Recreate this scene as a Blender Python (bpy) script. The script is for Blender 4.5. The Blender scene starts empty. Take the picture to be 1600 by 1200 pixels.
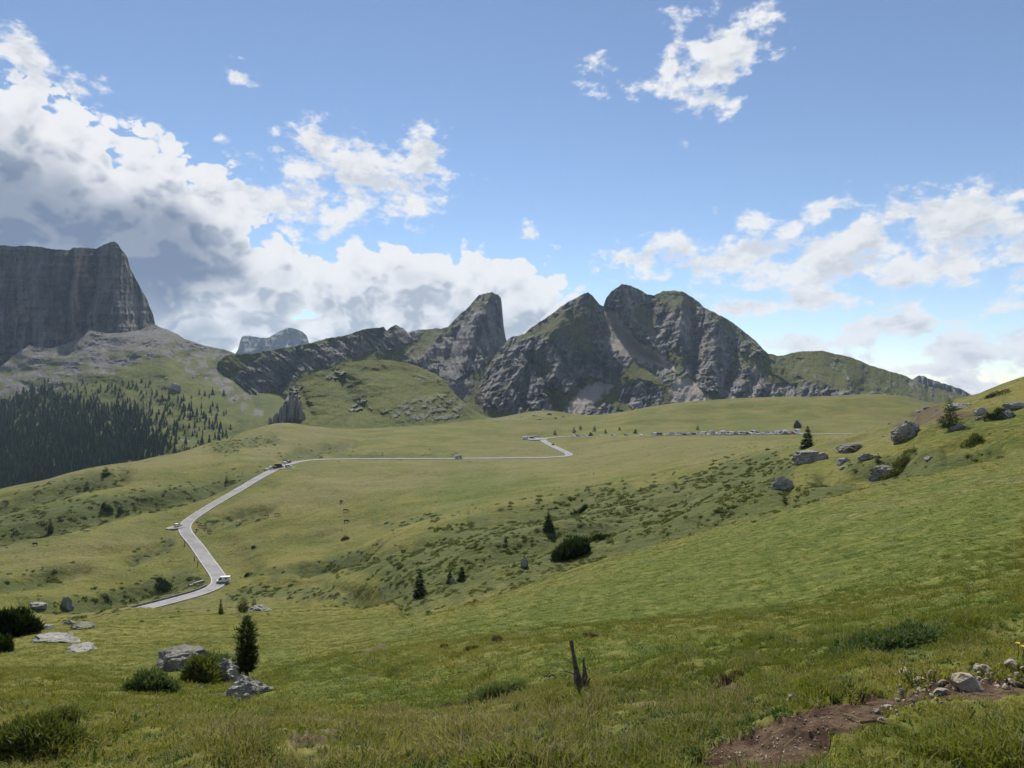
import bpy, bmesh, math, random
import numpy as np
from mathutils import Vector, Matrix

random.seed(7)
RNG = np.random.default_rng(11)
scene = bpy.context.scene
COL = scene.collection
R = math.radians

# ------------------------------------------------------------------ camera
F = 1109.0            # focal length in photo pixels (photo is 1600 x 1200)
HX, HY = 800.0, 600.0
cam_d = bpy.data.cameras.new('camera')
cam = bpy.data.objects.new('camera', cam_d)
COL.objects.link(cam)
cam_d.sensor_width = 36.0
cam_d.lens = 36.0 * F / 1600.0
cam_d.clip_start = 0.05
cam_d.clip_end = 60000.0
cam.location = (0, 0, 0)
cam.rotation_euler = (R(90), 0, 0)
scene.camera = cam
scene.render.resolution_x, scene.render.resolution_y = 1024, 768

# ------------------------------------------------------------------ exposure, sampling
vs = scene.view_settings
vs.view_transform = 'Standard'
vs.look = 'None'
vs.exposure = 0.42
vs.gamma = 1.0
cy = scene.cycles
cy.use_denoising = True
cy.max_bounces = 5
cy.diffuse_bounces = 2
cy.glossy_bounces = 1
cy.transmission_bounces = 2
cy.transparent_max_bounces = 4
cy.volume_bounces = 0
cy.use_adaptive_sampling = True
cy.adaptive_threshold = 0.02
cy.adaptive_min_samples = 10
cy.sample_clamp_indirect = 4.0

# ------------------------------------------------------------------ sun and sky
SUN_AZ, SUN_EL = R(-11), R(46)
SUN = Vector((math.sin(SUN_AZ) * math.cos(SUN_EL), math.cos(SUN_AZ) * math.cos(SUN_EL), math.sin(SUN_EL)))
sun_d = bpy.data.lights.new('sun', 'SUN')
sun_d.energy = 5.0
sun_d.angle = R(0.55)
sun_d.color = (1.0, 0.95, 0.86)
sun = bpy.data.objects.new('sun', sun_d)
sun.rotation_euler = SUN.to_track_quat('Z', 'Y').to_euler()
COL.objects.link(sun)


class NT:
    """small helper for writing node trees"""
    def __init__(self, tree):
        self.t = tree
        tree.nodes.clear()

    def n(self, typ, **kw):
        nd = self.t.nodes.new(typ)
        for k, v in kw.items():
            setattr(nd, k, v)
        return nd

    def put(self, sock, v):
        if v is None:
            return
        if isinstance(v, (int, float)):
            sock.default_value = v
        elif isinstance(v, (tuple, list)):
            if len(v) == 3 and sock.type == 'RGBA':
                v = tuple(v) + (1.0,)
            sock.default_value = v
        else:
            self.t.links.new(v, sock)

    def math(self, op, a, b=None, c=None, clamp=False):
        nd = self.n('ShaderNodeMath', operation=op, use_clamp=clamp)
        self.put(nd.inputs[0], a); self.put(nd.inputs[1], b); self.put(nd.inputs[2], c)
        return nd.outputs[0]

    def vmath(self, op, a, b=None, c=None, scale=None):
        nd = self.n('ShaderNodeVectorMath', operation=op)
        self.put(nd.inputs[0], a); self.put(nd.inputs[1], b)
        if c is not None: self.put(nd.inputs[2], c)
        if scale is not None: self.put(nd.inputs['Scale'], scale)
        return nd.outputs['Value'] if op in ('LENGTH', 'DOT_PRODUCT', 'DISTANCE') else nd.outputs[0]

    def mix(self, f, a, b, mode='MIX'):
        nd = self.n('ShaderNodeMix', data_type='RGBA', blend_type=mode)
        self.put(nd.inputs[0], f); self.put(nd.inputs[6], a); self.put(nd.inputs[7], b)
        return nd.outputs[2]

    def fmix(self, f, a, b):
        nd = self.n('ShaderNodeMix', data_type='FLOAT')
        self.put(nd.inputs[0], f); self.put(nd.inputs[2], a); self.put(nd.inputs[3], b)
        return nd.outputs[0]

    def ramp(self, v, lo, hi, a=0.0, b=1.0, smooth=True):
        nd = self.n('ShaderNodeMapRange', interpolation_type='SMOOTHSTEP' if smooth else 'LINEAR', clamp=True)
        self.put(nd.inputs[0], v); self.put(nd.inputs[1], lo); self.put(nd.inputs[2], hi)
        self.put(nd.inputs[3], a); self.put(nd.inputs[4], b)
        return nd.outputs[0]

    def noise(self, vec, scale, detail=4.0, rough=0.5, dist=0.0, dim='3D', lac=2.0, col=False):
        nd = self.n('ShaderNodeTexNoise', noise_dimensions=dim)
        self.put(nd.inputs['Vector'], vec)
        nd.inputs['Scale'].default_value = scale
        nd.inputs['Detail'].default_value = detail
        nd.inputs['Roughness'].default_value = rough
        nd.inputs['Lacunarity'].default_value = lac
        nd.inputs['Distortion'].default_value = dist
        return nd.outputs[1] if col else nd.outputs[0]

    def attr(self, name, out='Fac'):
        return self.n('ShaderNodeAttribute', attribute_name=name).outputs[out]


def px_dir(px, py):
    """azimuth / elevation of a photo pixel"""
    az = math.atan2(px - HX, F)
    el = math.atan2(HY - py, math.hypot(px - HX, F))
    return az, el


world = bpy.data.worlds.new('World')
scene.world = world
world.use_nodes = True


def build_world():
    g = NT(world.node_tree)
    out = g.n('ShaderNodeOutputWorld')
    bg = g.n('ShaderNodeBackground')
    sky = g.n('ShaderNodeTexSky', sky_type='NISHITA', sun_disc=False)
    sky.sun_elevation = SUN_EL
    sky.sun_rotation = SUN_AZ % (2 * math.pi)
    sky.altitude = 2400
    sky.air_density = 1.0
    sky.dust_density = 0.05
    sky.ozone_density = 0.85
    STR = 0.093
    TILTS = [-45, -20, -8, 0, 8, 22, 45]
    # clouds: banks of cumulus given as directions in the sky, broken up by noise
    grp = bpy.data.node_groups.new('cloud_cover', 'ShaderNodeTree')
    grp.interface.new_socket('Vector', in_out='INPUT', socket_type='NodeSocketVector')
    grp.interface.new_socket('Thin', in_out='INPUT', socket_type='NodeSocketFloat')
    grp.interface.new_socket('Warp', in_out='INPUT', socket_type='NodeSocketVector')
    grp.interface.new_socket('Elsewhere', in_out='INPUT', socket_type='NodeSocketFloat')
    grp.interface.new_socket('Density', in_out='OUTPUT', socket_type='NodeSocketFloat')
    grp.interface.new_socket('Body', in_out='OUTPUT', socket_type='NodeSocketFloat')
    c = NT(grp)
    gi = c.n('NodeGroupInput'); go = c.n('NodeGroupOutput')
    q = gi.outputs[0]                       # (azimuth, elevation)
    def banks(c, q, w, items, d):
        p = c.vmath('ADD', q, w)
        rots = {}

        def axes(t):                        # axes turned by one of a few tilts, shared by the banks
            if t not in rots:
                ca, sa = math.cos(R(t)), math.sin(R(t))
                cm = c.n('ShaderNodeCombineXYZ')
                c.put(cm.inputs[0], c.vmath('DOT_PRODUCT', p, (ca, -sa, 0)))
                c.put(cm.inputs[1], c.vmath('DOT_PRODUCT', p, (sa, ca, 0)))
                rots[t] = cm.outputs[0] if t else p
            return rots[t]

        def blob(px, py, rx, ry, rot=0.0, k=1.0):
            t = min(TILTS, key=lambda q_: abs(q_ - rot))
            ca, sa = math.cos(R(t)), math.sin(R(t))
            a0, e0 = px_dir(px, py)
            cx, cyy = ca * a0 - sa * e0, sa * a0 + ca * e0
            s = math.cos(a0) ** 1.5 / F
            sx, sy = 1 / (rx * s), 1 / (ry * s)
            m = c.vmath('MULTIPLY_ADD', axes(t), (sx, sy, 0), (-cx * sx, -cyy * sy, 0))
            return c.math('MULTIPLY_ADD', c.vmath('LENGTH', m), -k, k)
        acc = blob(*items[0])
        for it in items[1:]:
            b = blob(*it)
            nd = c.n('ShaderNodeMath', operation='SMOOTH_MAX')
            c.put(nd.inputs[0], acc); c.put(nd.inputs[1], b); nd.inputs[2].default_value = d
            acc = nd.outputs[0]
        return acc
    thick = [  # px, py, rx, ry, tilt (clockwise), weight : heavy cumulus
        (60, 340, 350, 165, 22, 1.5), (200, 385, 240, 115, 8, 1.5), (-150, 270, 280, 170, 0, 1.5),
        (300, 330, 150, 85, 45, 0.9), (30, 215, 150, 85, 8, .9),
        (415, 452, 105, 76, 0, .9), (540, 464, 100, 74, 0, .95), (640, 455, 85, 74, 0, .95), (725, 470, 85, 70, 0, .95),
        (800, 485, 85, 70, 0, .95), (855, 495, 55, 56, 0, .95), (330, 505, 170, 55, 0, .9), (560, 515, 240, 50, 0, .8),
    ]
    dark = [(50, 350, 370, 140, 22, 1.0), (235, 395, 185, 98, 8, 1.1), (-160, 300, 280, 140, 0, 1.0), (300, 515, 130, 26, 0, .6)]
    thin = [
        (570, 285, 160, 62, 0, 1.0), (420, 318, 150, 44, 8, .95), (505, 232, 60, 44, 45, .8), (650, 258, 80, 42, -20, .9),
        (360, 121, 30, 22, 0, .7), (612, 194, 22, 16, 0, .6), (692, 236, 22, 14, 0, .6), (820, 366, 22, 14, 0, .5),
        (1130, 88, 100, 66, -45, 1.0), (1035, 98, 76, 34, -45, .8), (1068, 50, 44, 24, 45, .6), (1118, 140, 50, 34, -20, .7),
        (20, 95, 110, 40, 22, .7), (125, 135, 85, 30, 22, .65), (250, 202, 60, 20, 22, .5),
        (1020, 405, 120, 42, 0, .9), (1180, 405, 170, 54, -8, 1.0), (1340, 385, 180, 70, -20, 1.0), (1500, 360, 180, 85, -8, 1.1),
        (1650, 380, 200, 95, 0, 1.1), (1290, 312, 60, 32, 0, .8), (1160, 345, 50, 28, 0, .6), (1290, 458, 160, 28, 0, .85), (1480, 425, 160, 42, -8, .9),
        (1400, 508, 135, 40, 8, 1.0), (1540, 540, 160, 50, 8, 1.05), (1700, 560, 170, 55, 8, 1.0),
        (1145, 494, 70, 28, 8, .85), (1240, 545, 120, 36, 8, .85), (1430, 575, 130, 40, 0, .85), (1560, 596, 120, 40, 0, .95),
        (1590, 485, 50, 20, 0, .5), (1510, 498, 60, 18, 8, .5), (1530, 455, 30, 15, 0, .5), (870, 380, 50, 20, 22, .4), (940, 105, 40, 22, -20, .5),
    ]
    warp = gi.outputs[2]
    bt = banks(c, q, warp, thick, 0.3)
    bn = gi.outputs[1]
    gen = gi.outputs[3]
    sv = c.vmath('MULTIPLY', q, (1.0, 1.35, 1.0))
    n1 = c.noise(sv, 11.0, 8.0, 0.6, 0.0, dim='2D')
    vo = c.n('ShaderNodeTexVoronoi', feature='F1', voronoi_dimensions='2D')
    vw = c.vmath('ADD', sv, c.vmath('SCALE', warp, scale=0.5))
    c.put(vo.inputs['Vector'], vw)
    vo.inputs['Scale'].default_value = 24.0
    vo.inputs['Detail'].default_value = 2.0
    vo.inputs['Roughness'].default_value = 0.45
    vo.normalize = True
    bil = c.math('MULTIPLY_ADD', vo.outputs['Distance'], -2.9, 0.92)
    nn = c.math('MULTIPLY', c.math('SUBTRACT', n1, 0.5), 2.4)
    puffy = c.math('ADD', c.math('MULTIPLY', bt, 1.5), c.math('MULTIPLY_ADD', nn, 0.17, bil))
    n2 = c.noise(c.vmath('MULTIPLY', q, (1.0, 1.7, 1.0)), 19.0, 9.0, 0.62, 0.0, dim='2D')
    wispy = c.math('ADD', bn, c.math('ADD', c.math('MULTIPLY', c.math('SUBTRACT', n2, 0.5), 3.0), c.math('MULTIPLY', nn, 0.35)))
    wispy = c.math('SUBTRACT', wispy, 0.10)
    gen = c.math('ADD', gen, c.math('MULTIPLY', nn, 0.8))
    dens = c.math('MAXIMUM', c.math('MAXIMUM', puffy, wispy), gen)
    c.put(go.inputs[0], dens)
    c.put(go.inputs[1], bt)

    tc = g.n('ShaderNodeTexCoord')
    d = g.vmath('NORMALIZE', tc.outputs['Generated'])
    sp = g.n('ShaderNodeSeparateXYZ'); g.put(sp.inputs[0], d)
    cq = g.n('ShaderNodeCombineXYZ')
    g.put(cq.inputs[0], g.math('ARCTAN2', sp.outputs[0], sp.outputs[1]))
    g.put(cq.inputs[1], g.math('ARCSINE', sp.outputs[2]))
    q0 = cq.outputs[0]

    wn = g.noise(q0, 9.0, 2.0, 0.5, dim='2D', col=True)
    warp0 = g.vmath('SCALE', g.vmath('SUBTRACT', wn, (0.5, 0.5, 0.5)), scale=0.07)
    bthin = banks(g, q0, warp0, thin, 0.18)
    # outside the frame the same kind of broken cloud goes on
    sep = g.n('ShaderNodeSeparateXYZ'); g.put(sep.inputs[0], q0)
    bgn = g.noise(q0, 2.3, 2.0, 0.5, dim='2D')
    away = g.ramp(g.math('ABSOLUTE', sep.outputs[0]), 0.78, 1.15)
    away = g.math('MAXIMUM', away, g.ramp(sep.outputs[1], 0.52, 0.75))
    gen0 = g.math('ADD', g.math('MULTIPLY_ADD', away, 2.0, -2.0), g.ramp(bgn, 0.42, 0.72, -0.6, 0.9))

    def cover(vec):
        nd = g.n('ShaderNodeGroup'); nd.node_tree = grp
        g.put(nd.inputs[0], vec); g.put(nd.inputs[1], bthin); g.put(nd.inputs[2], warp0); g.put(nd.inputs[3], gen0)
        return nd.outputs[0], nd.outputs[1]
    d0, b0 = cover(q0)
    # a second look a little way towards the sun tells how much cloud shades this spot
    d2, b2 = cover(g.vmath('ADD', q0, (-0.006, 0.026, 0)))
    alpha = g.math('MULTIPLY', g.ramp(d0, -0.02, g.ramp(b0, -0.3, 0.0, 0.62, 0.15)), 0.98)
    # billows: the side of each puff away from the sun is darker
    rel_ = g.ramp(g.math('SUBTRACT', d2, d0), -0.45, 0.75)
    occ = g.math('ADD', g.math('MULTIPLY', g.ramp(g.math('MULTIPLY_ADD', d0, 0.25, d2), 0.1, 1.7), 0.45), g.math('MULTIPLY', rel_, g.ramp(d0, 0.05, 0.5, 0.15, 0.95)))
    occ = g.math('MINIMUM', occ, 1.0)
    shade = g.math('MULTIPLY', occ, g.ramp(d0, 0.15, 0.9, 0.45, 1.0))
    shade = g.math('MULTIPLY', shade, g.ramp(b0, -0.4, 0.1, 0.62, 1.0))
    heavy = g.ramp(banks(g, q0, warp0, dark, 0.3), 0.02, 0.6)
    lit = (0.88, 0.89, 0.91)
    grey = (0.42, 0.47, 0.56)
    deep = (0.17, 0.225, 0.335)
    colr = g.mix(shade, lit, grey)
    colr = g.mix(g.math('MULTIPLY', heavy, g.math('MULTIPLY_ADD', shade, 0.36, 0.62), clamp=True), colr, deep)
    skyc = g.mix(1.0, sky.outputs[0], (STR, STR, STR), 'MULTIPLY')
    gain = 2.0 ** -vs.exposure              # cloud brightness is given as seen in the picture
    colr = g.mix(1.0, colr, (gain, gain, gain), 'MULTIPLY')
    fin = g.mix(alpha, skyc, colr)
    g.put(bg.inputs[0], fin)
    bg.inputs[1].default_value = 1.0
    g.put(out.inputs[0], bg.outputs[0])
    world.cycles.sampling_method = 'MANUAL'
    world.cycles.sample_map_resolution = 512


build_world()

# ------------------------------------------------------------------ noise and shape tools
def _hash(ix, iy, seed):
    h = (ix.astype(np.int64) * 374761393 + iy.astype(np.int64) * 668265263 + seed * 974711) & 0xFFFFFFFF
    h = ((h ^ (h >> 13)) * 1274126177) & 0xFFFFFFFF
    h = h ^ (h >> 16)
    return (h & 0xFFFF) / 65536.0


def pnoise(x, y, seed=0):
    x = np.asarray(x, float); y = np.asarray(y, float)
    ix = np.floor(x); iy = np.floor(y)
    fx = x - ix; fy = y - iy
    u = fx * fx * fx * (fx * (fx * 6 - 15) + 10); v = fy * fy * fy * (fy * (fy * 6 - 15) + 10)

    def gr(dx, dy):
        a = _hash(ix + dx, iy + dy, seed) * 2 * np.pi
        return np.cos(a) * (fx - dx) + np.sin(a) * (fy - dy)
    a = gr(0, 0) * (1 - u) + gr(1, 0) * u
    b = gr(0, 1) * (1 - u) + gr(1, 1) * u
    return (a * (1 - v) + b * v) * 1.5


def fbm(x, y, octv=5, seed=0, gain=0.5):
    s = 0; a = 1.0; tot = 0
    for k in range(octv):
        s = s + a * pnoise(x * 2.03 ** k + 13.7 * k, y * 2.03 ** k - 7.1 * k, seed + k)
        tot += a; a *= gain
    return s / tot


def ridged(x, y, octv=5, seed=0, gain=0.5):
    s = 0; a = 1.0; tot = 0
    for k in range(octv):
        s = s + a * (1 - np.abs(pnoise(x * 2.03 ** k + 3.7 * k, y * 2.03 ** k + 5.3 * k, seed + k)) * 2.0)
        tot += a; a *= gain
    return s / tot


def sstep(lo, hi, v):
    t = np.clip((v - lo) / (hi - lo), 0, 1)
    return t * t * (3 - 2 * t)


def seg_dist(px, py, pts, closed=False):
    """distance to a polyline (and how far along it)"""
    best = np.full(np.shape(px), 1e9)
    n = len(pts)
    for i in range(n if closed else n - 1):
        (x0, y0), (x1, y1) = pts[i][:2], pts[(i + 1) % n][:2]
        dx, dy = x1 - x0, y1 - y0
        t = np.clip(((px - x0) * dx + (py - y0) * dy) / (dx * dx + dy * dy + 1e-9), 0, 1)
        best = np.minimum(best, np.hypot(px - x0 - t * dx, py - y0 - t * dy))
    return best


def poly_sd(px, py, pts):
    """signed distance to a polygon, positive inside"""
    ins = np.zeros(np.shape(px), bool)
    n = len(pts)
    for i in range(n):
        (x0, y0), (x1, y1) = pts[i], pts[(i + 1) % n]
        if y0 == y1:
            continue
        c = ((y0 > py) != (y1 > py)) & (px < (x1 - x0) * (py - y0) / (y1 - y0) + x0)
        ins ^= c
    d = seg_dist(px, py, pts, True)
    return np.where(ins, d, -d)


def area(px, py, polys, soft=6.0, rough=8.0, lam=18.0, seed=3):
    """soft union of polygons with an uneven edge"""
    out = np.zeros(np.shape(px))
    nz = fbm(px / lam, py / lam, 4, seed) * rough * 1.6
    for p in polys:
        xs = [q[0] for q in p]; ys = [q[1] for q in p]
        m = 3 * (soft + rough)
        sel = (px > min(xs) - m) & (px < max(xs) + m) & (py > min(ys) - m) & (py < max(ys) + m)
        if not sel.any():
            continue
        sd = poly_sd(px[sel], py[sel], p) + nz[sel]
        out[sel] = np.maximum(out[sel], sstep(-soft, soft, sd))
    return out


def grid_mesh(name, P, attrs=None, smooth=True):
    """P: rows x cols x 3"""
    nr, nc = P.shape[:2]
    me = bpy.data.meshes.new(name)
    me.vertices.add(nr * nc)
    me.vertices.foreach_set('co', P.reshape(-1).astype(np.float32))
    i = np.arange((nr - 1) * nc).reshape(nr - 1, nc)[:, :-1].reshape(-1)
    q = np.stack([i, i + 1, i + nc + 1, i + nc], 1)
    nf = len(q)
    me.loops.add(nf * 4); me.polygons.add(nf)
    me.loops.foreach_set('vertex_index', q.reshape(-1).astype(np.int32))
    me.polygons.foreach_set('loop_start', np.arange(0, nf * 4, 4, dtype=np.int32))
    me.polygons.foreach_set('use_smooth', np.full(nf, smooth, bool))
    me.update(calc_edges=True)
    for k, v in (attrs or {}).items():
        a = me.attributes.new(k, 'FLOAT', 'POINT')
        a.data.foreach_set('value', np.clip(v, 0, 1).reshape(-1).astype(np.float32))
    return me


def link(name, me, mat=None, parent=None, **props):
    o = bpy.data.objects.new(name, me)
    COL.objects.link(o)
    if mat is not None and me is not None:
        if len(me.materials) == 0:
            me.materials.append(mat)
    if parent is not None:
        o.parent = parent
    for k, v in props.items():
        o[k] = v
    return o


def raw_mesh(name, verts, faces, smooth=False):
    me = bpy.data.meshes.new(name)
    me.from_pydata([tuple(map(float, v)) for v in verts], [], faces)
    if smooth:
        me.polygons.foreach_set('use_smooth', np.ones(len(me.polygons), bool))
    me.update()
    return me


# ------------------------------------------------------------------ terrain materials
def terrain_material(name, scale=1.0, near=False, rock_a=(0.15, 0.148, 0.147), rock_b=(0.245, 0.235, 0.225), tan=(0.27, 0.21, 0.16),
                     streak=1.0, bump=1.0, grass_a=(0.098, 0.106, 0.016), grass_b=(0.165, 0.145, 0.034)):
    m = bpy.data.materials.new(name); m.use_nodes = True
    g = NT(m.node_tree)
    out = g.n('ShaderNodeOutputMaterial'); bs = g.n('ShaderNodeBsdfPrincipled')
    bs.inputs['Roughness'].default_value = 0.95
    bs.inputs['Specular IOR Level'].default_value = 0.12
    pos = g.n('ShaderNodeNewGeometry').outputs['Position']
    s = scale
    nb = g.noise(pos, 0.035 / s, 5, 0.6)
    nm = g.noise(pos, 0.35 / s, 5, 0.65)
    nf = g.noise(pos, (7.0 if near else 1.6) / s, 4, 0.7)
    grass = g.mix(g.ramp(nb, 0.35, 0.65), grass_a, grass_b)
    n3 = g.noise(pos, 0.11 / s, 4, 0.62)
    grass = g.mix(g.math('MULTIPLY', g.ramp(n3, 0.50, 0.68), 0.55), grass, (0.075, 0.100, 0.016))
    lush = g.mix(g.ramp(nm, 0.35, 0.7), (0.072, 0.096, 0.012), (0.112, 0.126, 0.019))
    grass = g.mix(g.math('MULTIPLY', g.attr('lush'), 0.9), grass, lush)
    dry = g.mix(g.ramp(nm, 0.3, 0.7), (0.15, 0.125, 0.052), (0.19, 0.165, 0.075))
    grass = g.mix(g.math('MULTIPLY', g.attr('dry'), g.ramp(nm, 0.36, 0.62, 0.25, 0.9)), grass, dry)
    grass = g.mix(g.ramp(nf, 0.40, 0.66), grass, g.mix(1.0, grass, (0.55, 0.62, 0.55), 'MULTIPLY'))
    # tufts: small darker and drier specks
    n4 = g.noise(pos, 1.1 / s, 4, 0.6)
    grass = g.mix(g.math('MULTIPLY', g.ramp(n4, 0.52, 0.64), 0.5), grass, g.mix(1.0, grass, (0.42, 0.52, 0.5), 'MULTIPLY'))
    grass = g.mix(g.math('MULTIPLY', g.ramp(n4, 0.48, 0.36), 0.4), grass, (0.19, 0.165, 0.05))
    grass = g.mix(g.math('MULTIPLY', g.ramp(nm, 0.55, 0.68), 0.6), grass, (0.045, 0.06, 0.02))
    shrub = g.mix(g.ramp(nf, 0.35, 0.65), (0.040, 0.055, 0.016), (0.085, 0.095, 0.028))
    grass = g.mix(g.math('MULTIPLY', g.attr('shrub'), g.ramp(nm, 0.28, 0.58, 0.35, 1.0)), grass, shrub)
    soil = g.mix(g.ramp(nf, 0.35, 0.7), (0.045, 0.030, 0.021), (0.10, 0.070, 0.047))
    base = g.mix(g.attr('soil'), grass, soil)
    # rock: grey, streaked down the face, warm where fresh
    st = g.n('ShaderNodeMapping'); g.put(st.inputs[0], pos)
    st.inputs[3].default_value = (1, 1, 0.16)
    ns = g.noise(st.outputs[0], 0.075 / s, 6, 0.62)
    sh = g.n('ShaderNodeMapping'); g.put(sh.inputs[0], pos)
    sh.inputs[3].default_value = (0.35, 0.35, 2.4)
    nh = g.noise(sh.outputs[0], 0.055 / s, 4, 0.6)
    rk = g.mix(g.ramp(ns, 0.34, 0.66), rock_a, rock_b)
    rk = g.mix(g.math('MULTIPLY', g.ramp(nh, 0.40, 0.62), 0.45 * streak), rk, g.mix(1.0, rk, (0.62, 0.63, 0.66), 'MULTIPLY'))
    rk = g.mix(g.math('MULTIPLY', g.attr('tan'), g.ramp(ns, 0.35, 0.65)), rk, tan)
    rk = g.mix(g.math('MULTIPLY', g.ramp(nf, 0.52, 0.72), 0.4), rk, g.mix(1.0, rk, (0.6, 0.6, 0.6), 'MULTIPLY'))
    base = g.mix(g.attr('rock'), base, rk)
    scree = g.mix(g.ramp(nf, 0.38, 0.62), (0.085, 0.08, 0.077), (0.21, 0.198, 0.19))
    scree = g.mix(g.math('MULTIPLY', g.attr('tan'), 0.85), scree, (0.36, 0.31, 0.265))
    base = g.mix(g.attr('scree'), base, scree)
    bp = g.n('ShaderNodeBump')
    bp.inputs['Strength'].default_value = 0.8 * bump
    bp.inputs['Distance'].default_value = (1.5 if near else 2.6) * s
    nl = g.noise(pos, 0.09 / s, 4, 0.55)
    hgt = g.math('ADD', g.math('MULTIPLY', nm, 0.6), g.math('MULTIPLY', nf, 0.035 if near else 0.3))
    hgt = g.math('ADD', hgt, g.math('MULTIPLY', nl, 1.5))
    hgt = g.math('ADD', hgt, g.math('MULTIPLY', n4, 0.22))
    hgt = g.math('ADD', hgt, g.math('MULTIPLY', g.math('MULTIPLY', ns, g.attr('rock')), 1.5))
    g.put(bp.inputs['Height'], hgt)
    g.put(bs.inputs['Normal'], bp.outputs[0])
    g.put(bs.inputs['Base Color'], base)
    g.put(out.inputs[0], bs.outputs[0])
    return m


M_GROUND = terrain_material('meadow_ground', 1.0, near=True)
M_HILL = terrain_material('hill_ground', 2.2)
M_MOUNT = terrain_material('mountain_rock', 3.0, rock_a=(0.105, 0.104, 0.105), rock_b=(0.30, 0.287, 0.272), bump=1.6)
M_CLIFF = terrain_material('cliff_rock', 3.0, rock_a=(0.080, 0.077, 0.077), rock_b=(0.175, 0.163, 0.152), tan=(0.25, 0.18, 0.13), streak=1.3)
M_FAR = terrain_material('far_rock', 9.0, rock_a=(0.2, 0.2, 0.21), rock_b=(0.28, 0.28, 0.28))

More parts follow.
